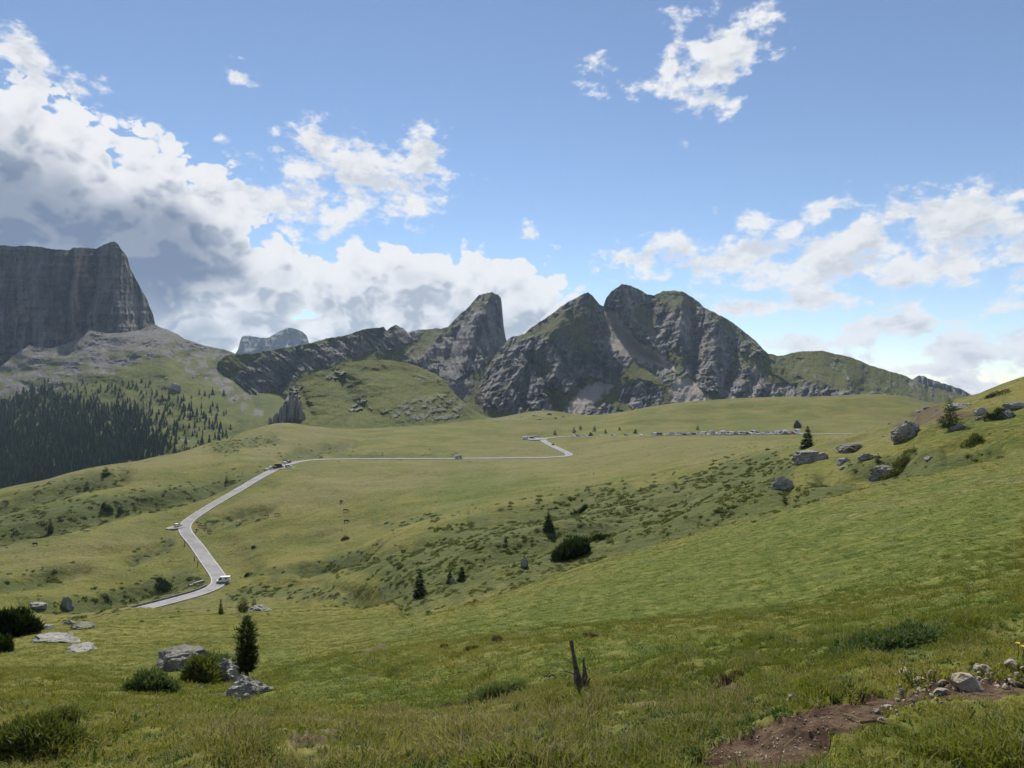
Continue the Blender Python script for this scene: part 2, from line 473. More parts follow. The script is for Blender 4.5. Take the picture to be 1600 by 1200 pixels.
# ------------------------------------------------------------------ meadow ground: heights from surveyed points (photo column, photo row, metres away)
CTRL = [
    # foreground lip around the camera
    (-100, 1200, 4.6), (0, 1200, 4.4), (250, 1200, 3.9), (500, 1200, 3.5), (800, 1200, 3.2), (1100, 1200, 3.0), (1350, 1200, 2.8), (1600, 1200, 2.7), (1700, 1200, 2.7),
    (800, 1500, 2.0), (0, 1500, 2.5), (1600, 1500, 1.75),
    (0, 1140, 8), (150, 1120, 11), (300, 1120, 11), (500, 1150, 6.5), (700, 1140, 6.0), (900, 1120, 5.6), (1100, 1095, 5.2), (1300, 1090, 4.4), (1450, 1090, 3.9), (1600, 1075, 3.9),
    (1600, 1040, 4.6), (1450, 1045, 4.9), (1250, 1050, 5.9), (1600, 985, 6.0), (1700, 960, 6.2), (1430, 985, 7.0), (1300, 1008, 7.6), (1150, 1030, 8.2), (1000, 1050, 9.0), (900, 1072, 10.5), (760, 1092, 11.5), (640, 1110, 11), (560, 1125, 10),
    # behind the lip: the green hollow
    (1550, 965, 14), (1350, 985, 18), (1150, 1000, 21), (1000, 1030, 19), (850, 1040, 21), (700, 1075, 18), (560, 1090, 17), (450, 1085, 22),
    (1600, 900, 24), (1400, 920, 29), (1200, 955, 29), (1000, 975, 31), (800, 985, 35), (600, 1030, 30), (480, 1040, 32),
    (1600, 800, 42), (1400, 860, 42), (1200, 900, 44), (1000, 920, 48), (800, 945, 55), (600, 985, 52), (450, 990, 58), (300, 1010, 48), (380, 1075, 31), (290, 1065, 36), (120, 1060, 32), (0, 1060, 30),
    (100, 1005, 50), (0, 985, 62), (200, 975, 72),
    (0, 945, 112), (120, 948, 112), (230, 953, 108), (330, 953, 105), (420, 952, 106), (520, 948, 104), (620, 946, 98),
    (0, 978, 165), (120, 990, 165), (230, 993, 165), (340, 990, 160), (440, 980, 160), (520, 962, 150),
    (700, 925, 92), (830, 900, 90), (1000, 858, 94), (1200, 785, 100), (1350, 750, 100), (1500, 715, 96), (1600, 690, 94), (1700, 660, 96),
    (1225, 768, 110), (1390, 738, 112), (1270, 717, 146), (1262, 699, 156), (1340, 700, 150), (1425, 682, 124), (1500, 640, 132), (1600, 603, 138), (1700, 575, 145), (1540, 626, 136), (1440, 650, 165), (1380, 668, 175),
    # slope of low shrubs
    (620, 905, 150), (720, 870, 150), (820, 840, 155), (900, 850, 128), (1000, 800, 158), (1120, 765, 150), (1200, 735, 165),
    (560, 870, 200), (700, 815, 225), (850, 778, 245), (1000, 752, 245), (1120, 722, 240), (1220, 697, 215), (640, 850, 190),
    # road valley on the left
    (480, 935, 215), (430, 922, 232), (400, 935, 215), (345, 918, 255), (230, 950, 226), (285, 932, 240), (100, 925, 235), (0, 900, 250), (150, 880, 270), (0, 850, 300), (150, 840, 300),
    (310, 862, 300), (285, 825, 330), (300, 810, 345), (380, 762, 395), (445, 727, 455), (490, 718, 490), (560, 717, 505), (720, 716, 530), (860, 715, 550), (895, 712, 555), (870, 700, 610), (845, 688, 670), (825, 681, 705),
    (400, 880, 270), (500, 850, 290), (600, 800, 320), (500, 790, 345), (420, 800, 345), (700, 770, 340), (850, 745, 370), (1000, 722, 390), (600, 750, 410), (750, 735, 440), (1100, 697, 430), (950, 705, 480),
    (0, 800, 355), (150, 780, 365), (250, 765, 385), (350, 745, 425),
    (0, 768, 400), (80, 746, 430), (150, 729, 455), (240, 716, 500), (330, 692, 590), (380, 676, 660), (425, 663, 720),
    (-100, 800, 380),
    (430, 700, 560), (520, 698, 580), (600, 690, 640), (520, 672, 720), (620, 672, 740), (720, 668, 760), (760, 690, 660), (760, 655, 840),
    (890, 683, 688), (960, 681.5, 650), (1040, 680, 600), (1150, 679, 560), (1250, 678, 528), (1330, 677, 510), (1420, 676, 500), (1550, 676, 500),
    (850, 662, 780), (850, 640, 880), (800, 650, 860), (900, 657, 830), (950, 652, 820), (1000, 640, 840), (1100, 626, 880), (1200, 620, 900), (1300, 618, 880), (1400, 618, 840), (1440, 628, 820), (1500, 640, 800),
    (1000, 664, 720), (1100, 660, 720), (1200, 655, 720), (1300, 650, 720), (1400, 645, 720), (1246, 669, 570),
    # falls away beyond
    (-100, 800, 520), (0, 800, 560), (150, 770, 620), (330, 730, 760), (430, 690, 900), (600, 670, 1000), (760, 668, 1000), (900, 668, 1050), (1100, 645, 1100), (1300, 640, 1100), (1440, 650, 1050), (1600, 650, 1050),
    (1600, 630, 210), (1600, 650, 300), (1500, 660, 260), (1440, 672, 240), (1500, 680, 400), (1600, 680, 400),
]
_cp = np.array(CTRL, float)


def _feat(px, y):
    return np.stack([px / 210.0, np.log(y) * 3.2], -1)


_cf = _feat(_cp[:, 0], _cp[:, 2])
_ct = -(_cp[:, 1] - HY) / F
RBF_C = 0.28


def _kern(a, b):
    d2 = ((a[:, None, :] - b[None, :, :]) ** 2).sum(-1)
    return np.sqrt(d2 + RBF_C ** 2)


_A = _kern(_cf, _cf) - 0.006 * np.eye(len(_cf))
_n = len(_cf)
_P = np.concatenate([np.ones((_n, 1)), _cf], 1)
_S = np.block([[_A, _P], [_P.T, np.zeros((3, 3))]])
_w = np.linalg.solve(_S, np.concatenate([_ct, np.zeros(3)]))


def rbf_t(px, y):
    sh = px.shape
    f = _feat(np.clip(px, -130, 1730).ravel(), y.ravel())
    o = np.empty(len(f))
    for i in range(0, len(f), 40000):
        b = f[i:i + 40000]
        o[i:i + 40000] = _kern(b, _cf) @ _w[:_n] + _w[_n] + b @ _w[_n + 1:]
    return o.reshape(sh)


NCOL, NROW = 780, 760
Y0, Y1 = 1.3, 1000.0
_c = np.linspace(-1.22, 1.22, NCOL)
GPX = HX + 860 * _c + np.sign(_c) * np.clip(np.abs(_c) - 1.0, 0, None) ** 2 * 22000
GLY = np.linspace(math.log(Y0), math.log(Y1), NROW)
PXg, LYg = np.meshgrid(GPX, GLY)
Yg = np.exp(LYg)
# coarse evaluation, then bilinear to the full grid
_cr, _cc = np.arange(0, NROW, 4), np.arange(0, NCOL, 4)
_cr = np.append(_cr, NROW - 1) if _cr[-1] != NROW - 1 else _cr
_cc = np.append(_cc, NCOL - 1) if _cc[-1] != NCOL - 1 else _cc
_tc = rbf_t(PXg[np.ix_(_cr, _cc)], Yg[np.ix_(_cr, _cc)])
_tmp = np.stack([np.interp(np.arange(NROW), _cr, _tc[:, j]) for j in range(len(_cc))], 1)
Tg = np.stack([np.interp(np.arange(NCOL), _cc, _tmp[i]) for i in range(NROW)], 0)
Xg = Yg * (PXg - HX) / F
Zg = Yg * Tg
PYg = HY - Tg * F          # photo row before the fine relief
cell = Yg * 0.0088

# masks (what grows where)
SHRUB = [
    [(560, 945), (600, 905), (550, 892), (500, 882), (520, 865), (640, 845), (720, 815), (800, 795), (860, 780), (950, 765), (1060, 750), (1200, 708), (1240, 722), (1235, 772), (1180, 790), (1050, 832), (930, 872), (830, 897), (700, 925), (640, 942)],
    [(350, 927), (400, 912), (460, 915), (540, 925), (600, 930), (580, 945), (450, 940), (360, 938)],
    [(0, 805), (120, 785), (250, 765), (340, 748), (420, 733), (412, 747), (330, 767), (200, 792), (60, 838), (-60, 860), (-60, 815)],
    [(-60, 800), (0, 780), (60, 763), (130, 743), (195, 735), (200, 745), (140, 765), (60, 782), (0, 795)],
    [(320, 702), (345, 690), (430, 680), (440, 688), (350, 706)],
    [(60, 937), (150, 925), (230, 905), (280, 890), (338, 905), (300, 930), (190, 945), (80, 945)],
    [(410, 895), (480, 880), (560, 870), (540, 890), (430, 902)],
    [(300, 815), (420, 800), (410, 812), (320, 828)],
    [(200, 868), (270, 842), (285, 850), (210, 878)], [(0, 905), (90, 890), (130, 885), (60, 905), (0, 918)],
    [(1300, 722), (1430, 715), (1560, 688), (1570, 697), (1440, 735), (1400, 747), (1330, 742)],
    [(1240, 770), (1330, 745), (1360, 765), (1260, 800), (1180, 825)],
    [(520, 709), (600, 706), (720, 711), (720, 716), (520, 716)],
    [(440, 712), (470, 698), (520, 690), (565, 690), (500, 714)],
    [(580, 815), (700, 800), (690, 812), (600, 828)],
    [(0, 1105), (60, 1095), (140, 1100), (130, 1150), (70, 1195), (0, 1210)],
    [(1280, 1010), (1330, 992), (1420, 980), (1480, 990), (1440, 1005), (1350, 1018)],
    [(735, 1095), (770, 1065), (812, 1056), (818, 1068), (770, 1095), (745, 1105)],
]
LUSH = [
    [(400, 1000), (520, 1035), (620, 1060), (760, 1050), (900, 1010), (1100, 1000), (1350, 965), (1600, 910), (1600, 965), (1400, 985), (1200, 1020), (1050, 1045), (900, 1075), (760, 1095), (620, 1115), (560, 1090), (430, 1090)],
    [(560, 985), (800, 945), (1000, 880), (1200, 815), (1400, 770), (1600, 730), (1600, 900), (1300, 945), (1000, 985), (800, 1000), (620, 1000)],
    [(0, 820), (0, 800), (150, 775), (400, 738), (400, 745), (150, 790)],
    [(820, 690), (700, 715), (880, 715), (860, 702)], [(1080, 662), (1250, 656), (1260, 672), (1080, 672)],
    [(500, 900), (540, 880), (580, 870), (560, 885)], [(640, 760), (720, 720), (860, 750), (700, 800)],
]
SOIL = [
    [(1070, 1225), (1095, 1165), (1180, 1150), (1225, 1148), (1300, 1165), (1280, 1225)],
    [(1220, 1156), (1235, 1124), (1275, 1110), (1325, 1106), (1370, 1080), (1400, 1056), (1470, 1043), (1540, 1036), (1700, 1020), (1700, 1066), (1580, 1078), (1510, 1090), (1430, 1102), (1395, 1126), (1350, 1152), (1290, 1170)],
    [(425, 1168), (470, 1152), (520, 1148), (545, 1135), (580, 1128), (578, 1136), (520, 1158), (470, 1170)],
    [(565, 1018), (590, 1005), (605, 1003), (600, 1012), (575, 1026)], [(940, 1120), (985, 1118), (980, 1130), (945, 1130)],
    [(1112, 1054), (1150, 1050), (1156, 1062), (1115, 1066)],
    [(445, 1125), (490, 1118), (500, 1124), (455, 1130)],
]
DRY = [
    [(350, 1140), (700, 1120), (1000, 1095), (1250, 1080), (1200, 1215), (200, 1215)],
    [(330, 700), (430, 660), (560, 665), (540, 690), (400, 720)],
    [(760, 690), (1000, 690), (1250, 690), (1150, 720), (900, 735), (700, 745), (500, 790), (380, 800), (480, 735), (700, 725)],
    [(760, 650), (830, 655), (860, 670), (800, 672)], [(1290, 680), (1400, 665), (1400, 690), (1300, 690)],
    [(0, 860), (280, 830), (270, 845), (0, 890)], [(0, 750), (150, 722), (330, 690), (330, 720), (100, 760)],
]
mp = (PXg > -400) & (PXg < 2000)
m_shrub = area(PXg, PYg, SHRUB, 5, 6, 16, 3)
m_shrub_soft = area(PXg, PYg, SHRUB, 12, 12, 22, 4)
m_lush = area(PXg, PYg, LUSH, 22, 16, 60, 5)
m_dry = np.clip(area(PXg, PYg, DRY, 25, 20, 60, 7) + 0.7 * sstep(0.05, 0.5, fbm(Xg / 40, Yg / 40, 4, 21)) * (Yg > 60), 0, 1)
m_soil = area(PXg, PYg, SOIL, 6, 5, 13, 9) * (Yg < 70)
m_soil = np.maximum(m_soil, 0.8 * area(PXg, PYg, [[(1400, 665), (1430, 645), (1470, 640), (1530, 655), (1520, 668), (1450, 672)]], 8, 14, 14, 10))

# relief: every wavelength the grid can carry at that distance
rel = np.zeros_like(Zg)
for k, (L, A) in enumerate([(55, 0.75), (26, 0.55), (12, 0.36), (5.5, 0.20), (2.6, 0.11), (1.2, 0.10), (0.55, 0.062), (0.26, 0.026), (0.13, 0.008)]):
    fade = sstep(2.0, 4.5, L / cell) * sstep(0.10, 0.5, Yg / L / 1.2)
    sel = fade > 0
    v = np.zeros_like(rel)
    if L > 3:      # cattle steps: stretched across the slope
        v[sel] = pnoise(Xg[sel] / L / 1.5, Yg[sel] / L, 40 + k)
    else:
        v[sel] = pnoise(Xg[sel] / L, Yg[sel] / L, 40 + k)
    rel += A * v * fade
rel *= 1 + 0.9 * sstep(60, 160, Yg)
Zg = Zg + rel
# low shrubs sit in humps, the bare soil is worn in
_bump = np.zeros_like(Zg)
for L_, A_ in ((9.0, .55), (4.2, .4)):
    _f = sstep(2.2, 4.5, L_ / cell)
    _bump += A_ * _f * np.clip(pnoise(Xg / L_, Yg / L_, 77) + .25, 0, 1)
Zg += m_shrub * _bump * np.clip(Yg / 110, 0, 1)
# little scarps and stream banks: a step down towards the camera
for pts, dz, wd in [([(560, 752), (600, 744), (645, 736)], 1.1, 2.2), ([(500, 835), (560, 815), (610, 802)], 1.0, 2.5), ([(560, 792), (640, 766), (720, 746), (790, 735)], .9, 2.2), ([(630, 788), (700, 776), (790, 764), (900, 748)], 1.1, 2.4), ([(320, 706), (360, 700), (430, 688)], 1.6, 3),
                    ([(-60, 846), (0, 832), (150, 797), (300, 766), (410, 741)], 6.5, 8), ([(-60, 800), (0, 784), (90, 760), (190, 738)], 6.0, 7), ([(40, 940), (150, 930), (230, 912), (320, 900)], 4.5, 8), ([(600, 712), (720, 713), (850, 715)], .9, 2), ([(410, 812), (330, 830)], 1.0, 3), ([(820, 700), (760, 715), (720, 712)], .7, 2),
                    ([(600, 655), (700, 658), (760, 665)], 1.6, 3), ([(900, 668), (1000, 660), (1100, 655)], 1.4, 3), ([(1060, 640), (1150, 632), (1230, 640)], 2.5, 5), ([(1280, 640), (1360, 636), (1420, 650)], 3, 6), ([(850, 700), (1000, 700), (1150, 690)], .7, 3), ([(420, 780), (560, 765), (680, 752)], .8, 3),
                    ([(1290, 742), (1380, 735), (1460, 718), (1560, 690)], 2.2, 7), ([(1480, 700), (1540, 685), (1600, 680)], 1.5, 5), ([(1180, 800), (1260, 775), (1350, 752)], 1.6, 6), ([(480, 885), (560, 862), (680, 830), (800, 797), (900, 775)], 4.0, 9), ([(560, 925), (680, 892), (800, 850), (920, 812), (1060, 770)], 3.0, 9), ([(640, 935), (760, 905), (860, 880), (1000, 838), (1120, 800), (1230, 765)], 2.6, 9), ([(360, 905), (440, 908), (540, 918), (600, 922)], 1.3, 6), ([(420, 895), (500, 880), (560, 868)], 1.2, 5), ([(1000, 800), (1100, 765), (1220, 730)], 2.0, 7), ([(300, 812), (360, 805), (420, 796)], 2.5, 5), ([(200, 868), (240, 852), (285, 840)], 3.0, 6), ([(0, 912), (60, 898), (130, 884)], 3.0, 6), ([(440, 712), (500, 695), (560, 688)], 3.5, 5), ([(560, 1030), (640, 1050), (760, 1040)], .35, 6), ([(0, 880), (140, 862), (270, 845)], 1.2, 4)]:
    xs_ = [p_[0] for p_ in pts]; ys_ = [p_[1] for p_ in pts]
    win = (PXg > min(xs_) - 40) & (PXg < max(xs_) + 40) & (PYg > min(ys_) - 30) & (PYg < max(ys_) + 30) & (Yg > 20)
    X_, Y_ = PXg[win], PYg[win]
    d_ = seg_dist(X_, Y_ + 2.0 * fbm(X_ / 20, Y_ / 20, 3, 12), pts)
    sp_ = sorted(pts)
    below = sstep(-wd, wd, Y_ - np.interp(X_, [p_[0] for p_ in sp_], [p_[1] for p_ in sp_]))
    Zg[win] -= dz * np.exp(-(d_ / (wd * 2.2)) ** 2) * below
Zg -= m_soil * 0.11 * (Yg < 14) * (0.75 + 0.5 * fbm(Xg * 3, Yg * 3, 3, 5))

# ------------------------------------------------------------------ road line (photo column, row, distance) and its bed
ROAD = [(150, 966, 208), (230, 950, 226), (262, 941, 234), (300, 931, 242), (330, 921, 250), (344, 912, 258), (342, 902, 266), (334, 890, 276), (320, 871, 292), (307, 852, 307), (295, 838, 318), (288, 828, 327), (289, 819, 336), (298, 811, 344),
        (330, 790, 364), (372, 766, 392), (405, 746, 420), (432, 732, 446), (455, 724, 470), (480, 719.5, 492), (515, 717.6, 503), (560, 717, 510), (640, 716.6, 520), (720, 716.2, 530), (800, 715.6, 541), (850, 714.9, 548), (880, 713.5, 553),
        (891, 711, 561), (886, 707.5, 575), (876, 702.5, 597), (862, 696, 630), (851, 690, 660), (848, 686, 680), (862, 683.6, 690), (890, 682.4, 688), (960, 681.4, 650), (1040, 680, 600), (1150, 679, 560), (1260, 678, 525), (1330, 677.4, 510), (1460, 677, 500)]


def to_world(px, py, y):
    return np.array([y * (px - HX) / F, y, -y * (py - HY) / F])


def spline(pts, n):
    """Catmull-Rom through pts, n samples per span, evenly respaced"""
    P = np.array(pts, float)
    P = np.vstack([2 * P[0] - P[1], P, 2 * P[-1] - P[-2]])
    out = []
    for i in range(1, len(P) - 2):
        t = np.linspace(0, 1, n, endpoint=False)[:, None]
        a, b, c, d = P[i - 1], P[i], P[i + 1], P[i + 2]
        out.append(0.5 * ((2 * b) + (-a + c) * t + (2 * a - 5 * b + 4 * c - d) * t ** 2 + (-a + 3 * b - 3 * c + d) * t ** 3))
    out = np.vstack(out + [P[-2][None]])
    return out


def respace(P, step):
    d = np.r_[0, np.cumsum(np.linalg.norm(np.diff(P, axis=0), axis=1))]
    s = np.arange(0, d[-1], step)
    return np.stack([np.interp(s, d, P[:, k]) for k in range(P.shape[1])], 1)


road_line = respace(spline([to_world(*p) for p in ROAD], 14), 2.0)
# even out the climb
_zz = road_line[:, 2].copy()
for _ in range(40):
    _zz[1:-1] = 0.25 * _zz[:-2] + 0.5 * _zz[1:-1] + 0.25 * _zz[2:]
road_line[:, 2] = _zz
_x = road_line[:, :2].copy()
for _ in range(14):
    _x[1:-1] = 0.25 * _x[:-2] + 0.5 * _x[1:-1] + 0.25 * _x[2:]
road_line[:, :2] = _x
ROAD_W = 2.75
# pads beside the road: lay-bys, car park, parking strip


def near_road(p):
    i = np.hypot(road_line[:, 0] - p[0], road_line[:, 1] - p[1]).argmin()
    return np.array([p[0], p[1], road_line[i, 2]])


PADS = [(to_world(838, 684.5, 690), 15), (to_world(832, 686, 680), 13), (to_world(440, 726.5, 452), 5.5), (to_world(432, 729.5, 444), 5), (to_world(279, 821, 332), 4), (to_world(356, 913, 258), 4)]
PADS = [(near_road(p_), r_) for p_, r_ in PADS]


def bed(xs, ys, zs):
    """ground heights with the road bed cut in"""
    z = zs.copy()
    sel = (ys > 190) & (ys < 730) & (xs > -190) & (xs < 420)
    idx = np.nonzero(sel.ravel())[0]
    X, Y = xs.ravel()[idx], ys.ravel()[idx]
    best = np.full(len(X), 1e9); zr = np.zeros(len(X))
    step = road_line[::2]
    for i in range(0, len(X), 20000):
        d = np.hypot(X[i:i + 20000, None] - step[None, :, 0], Y[i:i + 20000, None] - step[None, :, 1])
        j = d.argmin(1)
        best[i:i + 20000] = d[np.arange(len(j)), j]; zr[i:i + 20000] = step[j, 2]
    zf = z.ravel()
    for (p, r) in PADS:
        d = np.hypot(X - p[0], Y - p[1])
        w = 1 - sstep(r, r + 10, d)
        zf[idx] = zf[idx] * (1 - w) + (p[2] - 0.2) * w
    w = 1 - sstep(ROAD_W + 3.6, ROAD_W + 15, best)
    zf[idx] = zf[idx] * (1 - w) + (zr - 0.2) * w
    return zf.reshape(zs.shape)


Zg = bed(Xg, Yg, Zg)
Tg = Zg / Yg
PYn = HY - Tg * F
ground = link('ground', grid_mesh('ground', np.stack([Xg, Yg, Zg], -1), dict(shrub=m_shrub, lush=m_lush, dry=m_dry, soil=m_soil, rock=0 * Zg, scree=0 * Zg, tan=0 * Zg)), M_GROUND, kind='structure')


def ground_z(x, y):
    """height of the meadow under a point"""
    x = np.atleast_1d(np.asarray(x, float)); y = np.atleast_1d(np.asarray(y, float))
    px = HX + F * x / y
    c = np.clip(np.interp(px, GPX, np.arange(NCOL)), 0, NCOL - 1.001)
    r = np.clip((np.log(y) - GLY[0]) / (GLY[1] - GLY[0]), 0, NROW - 1.001)
    i, j = r.astype(int), c.astype(int); a, b = r - i, c - j
    return Zg[i, j] * (1 - a) * (1 - b) + Zg[i + 1, j] * a * (1 - b) + Zg[i, j + 1] * (1 - a) * b + Zg[i + 1, j + 1] * a * b


def sample(M, x, y):
    px = HX + F * np.asarray(x) / np.asarray(y)
    c = np.clip(np.interp(px, GPX, np.arange(NCOL)), 0, NCOL - 1).round().astype(int)
    r = np.clip((np.log(y) - GLY[0]) / (GLY[1] - GLY[0]), 0, NROW - 1).round().astype(int)
    return M[r, c]


def hit(px, py, ymin=0.0):
    """the meadow point first met looking along a photo pixel"""
    c = float(np.clip(np.interp(px, GPX, np.arange(NCOL)), 0, NCOL - 1.001))
    j = int(c); b = c - j
    col = Tg[:, j] * (1 - b) + Tg[:, j + 1] * b
    t = -(py - HY) / F
    ok = np.nonzero((col >= t) & (np.exp(GLY) >= ymin))[0]
    if len(ok) == 0:
        i = int(col.argmax()); y = math.exp(GLY[i])
    else:
        i = ok[0]
        if i == 0:
            y = Y0
        else:
            a = (t - col[i - 1]) / (col[i] - col[i - 1] + 1e-12)
            y = math.exp(GLY[i - 1] + min(max(a, 0), 1) * (GLY[1] - GLY[0]))
    x = y * (px - HX) / F
    return Vector((x, y, float(ground_z(x, y)[0])))


# ------------------------------------------------------------------ mountains: sheets between a foot line and a skyline, with relief in depth and a back side
def lines(pts, px):
    p = np.array(pts, float)
    return np.interp(px, p[:, 0], p[:, 1])


def crest_relief(px, py, lst):
    o = np.zeros(np.shape(px))
    for pts, amp, w in lst:
        o += amp * np.exp(-(seg_dist(px, py, pts) / w) ** 1.3)
    return o


def mountain(name, mat, sky, foot, near, far, nc, nr, masks, relief, px0, px1, back=40, back_len=900, bow=1.0, jag=1.2, drop=120, kind='structure', even=0, **props):
    px = np.linspace(px0, px1, nc)
    top = lines(sky, px) + jag * fbm(px / 7.0, px * 0 + 3.3, 4, 91)
    bot = lines(foot, px)
    s = np.linspace(0, 1, nr)[:, None]
    PX = np.broadcast_to(px, (nr, nc)).copy()
    PY = bot + (top - bot) * s
    dn = lines(near, px); df = lines(far, px)
    if even:       # depth follows height above the foot, not every notch of the skyline
        kw = max(3, int(even / (px[1] - px[0])) | 1)
        ts = top
        for _ in range(3):
            ts = np.convolve(np.pad(ts, kw // 2, mode='edge'), np.ones(kw) / kw, 'valid')
        D = dn + (df - dn) * np.clip((bot - PY) / (bot - ts), 0, 1.6) ** bow
    else:
        D = dn + (df - dn) * s ** bow
    at = masks(PX, PY)
    D = D + relief(PX, PY, at, s)
    P = np.stack([D * (PX - HX) / F, D, -D * (PY - HY) / F], -1)
    # back side falls away behind the skyline
    k = np.linspace(0, 1, back)[1:, None]
    last = P[-1]
    kb = k[:, :, None]
    dirv = np.stack([last[:, 0] / last[:, 1], np.ones(nc), np.zeros(nc)], -1)
    B = last[None] + dirv[None] * (back_len * kb)
    B[:, :, 2] = last[None, :, 2] - (k ** 1.25) * (last[None, :, 2] + drop)
    B[:, :, 2] += 12 * fbm(B[:, :, 0] / 60, B[:, :, 1] / 60, 4, 17) * np.minimum(1, 4 * k)
    full = np.concatenate([P, B], 0)
    A = {}
    for key in ('rock', 'scree', 'shrub', 'lush', 'dry', 'soil', 'tan'):
        v = at.get(key, np.zeros((nr, nc)))
        A[key] = np.concatenate([v, np.repeat(v[-1:], back - 1, 0)], 0)
    o = link(name, grid_mesh(name, full, A), mat, **props)
    if kind:
        o['kind'] = kind
    o['_'] = 0
    del o['_']
    return o, dict(px=px, PY=PY, D=D, P=P, at=at)


def on_sheet(sh, px, py):
    """point of a mountain sheet seen at a photo pixel (None above the skyline)"""
    j = int(np.clip(np.searchsorted(sh['px'], px), 1, len(sh['px']) - 1))
    col = sh['PY'][:, j]
    if py > col[0] or py < col[-1]:
        return None
    s = (py - col[0]) / (col[-1] - col[0]) * (len(col) - 1)
    i = min(int(s), len(col) - 2); a = s - i
    return Vector(tuple(sh['P'][i, j] * (1 - a) + sh['P'][i + 1, j] * a))


# --- main massif ---------------------------------------------------------
SKY_MAIN = [(742, 618), (752, 592), (770, 560), (785, 540), (794, 530), (800, 526), (808, 525), (820, 521), (830, 512), (845, 502), (860, 492), (875, 480), (890, 470), (905, 463), (912, 459), (919, 456), (925, 462), (932, 470), (938, 477), (943, 478), (946, 468), (955, 455), (965, 449), (972, 444), (985, 446), (1000, 453), (1010, 459), (1022, 462), (1035, 455), (1050, 454), (1065, 455), (1080, 463), (1092, 472), (1100, 480), (1120, 490), (1135, 498), (1150, 508), (1165, 520), (1180, 532), (1192, 545), (1200, 552), (1215, 556), (1225, 555), (1250, 549), (1285, 548), (1310, 554), (1335, 560), (1360, 571), (1390, 580), (1410, 585), (1430, 595), (1450, 603), (1480, 611), (1520, 622), (1560, 632), (1640, 640)]
ROCK_MAIN = [
    [(738, 625), (755, 590), (775, 555), (795, 520), (850, 495), (905, 455), (919, 445), (940, 475), (960, 518), (985, 562), (972, 592), (948, 602), (925, 590), (905, 602), (885, 614), (865, 605), (845, 605), (866, 642), (800, 644), (755, 638)],
    [(940, 470), (972, 435), (1022, 460), (1080, 460), (1150, 505), (1198, 548), (1186, 562), (1150, 546), (1144, 582), (1150, 617), (1120, 612), (1100, 612), (1083, 590), (1060, 588), (1046, 602), (1025, 590), (1000, 560), (975, 525)],
    [(968, 602), (1000, 596), (1030, 605), (1042, 638), (990, 642), (968, 622)],
    [(1130, 588), (1150, 577), (1180, 577), (1200, 598), (1300, 608), (1420, 622), (1300, 640), (1200, 640), (1130, 620)],
    [(860, 655), (900, 635), (960, 632), (990, 655)],
]
GRASS_MAIN = [[(820, 522), (880, 478), (912, 490), (930, 528), (890, 530), (850, 530)], [(1000, 470), (1030, 500), (1015, 520), (990, 495)], [(1040, 560), (1060, 540), (1075, 575), (1060, 590)], [(800, 530), (850, 500), (905, 464), (912, 470), (860, 505), (815, 535)], [(840, 572), (858, 570), (856, 580), (842, 582)],
              [(1025, 452), (1065, 450), (1100, 478), (1070, 490), (1040, 484), (1020, 470)], [(1090, 475), (1150, 507), (1195, 550), (1180, 548), (1130, 512)], [(1140, 585), (1180, 592), (1150, 597)], [(900, 525), (930, 540), (915, 550), (890, 540)], [(925, 465), (940, 490), (930, 500), (915, 480)]]
SCREE_MAIN = [[(940, 478), (964, 488), (996, 530), (1050, 563), (1056, 580), (1000, 568), (960, 532), (946, 500)], [(1046, 608), (1060, 590), (1082, 592), (1110, 625), (1060, 640), (1050, 625)],
              [(880, 642), (915, 602), (945, 592), (958, 604), (945, 616), (905, 650)], [(955, 520), (985, 548), (975, 560), (950, 540)], [(905, 608), (925, 600), (925, 625), (905, 630)], [(1128, 608), (1135, 606), (1160, 630), (1150, 630)]]


def masks_main(PX, PY):
    rock = area(PX, PY, ROCK_MAIN, 3, 6, 14, 31)
    gr = area(PX, PY, GRASS_MAIN, 5, 9, 12, 33)
    sc = area(PX, PY, SCREE_MAIN, 3, 5, 10, 35)
    ledge = sstep(0.05, 0.35, fbm(PX / 16 + PY / 45, PY / 13 - PX / 40, 5, 37))
    low = sstep(500, 590, PY)
    rock = rock * (1 - 0.85 * gr) * (1 - 0.85 * ledge * (0.5 + 0.4 * low)) * (1 - sc)
    # thin ledges of bare rock and runnels on the green shoulder
    sh = (PX > 1150) * (PY > 560) * sstep(0.30, 0.55, ridged((PX - PY * 0.8) / 34, PY / 46, 4, 39) - 0.25)
    rock = np.maximum(rock, 0.4 * sh * (1 - sc))
    run = area(PX, PY, [[(1178, 565), (1192, 590), (1186, 612), (1181, 612)], [(1215, 596), (1226, 612), (1220, 613)], [(1262, 594), (1268, 594), (1258, 612)]], 2, 2, 8, 40)
    sc = np.maximum(sc, run * 0.8)
    return dict(rock=rock, scree=sc, shrub=0.75 * sstep(0.1, 0.45, fbm(PX / 22, PY / 13, 4, 43)) * (1 - rock) * (1 - sc), lush=0.45 + 0 * PX,
                dry=0.35 * sstep(0, 0.4, fbm(PX / 40, PY / 25, 3, 45)), tan=0.5 * sstep(0.05, 0.4, fbm(PX / 30, PY / 40, 4, 47)) * (1 - sc) + sc)


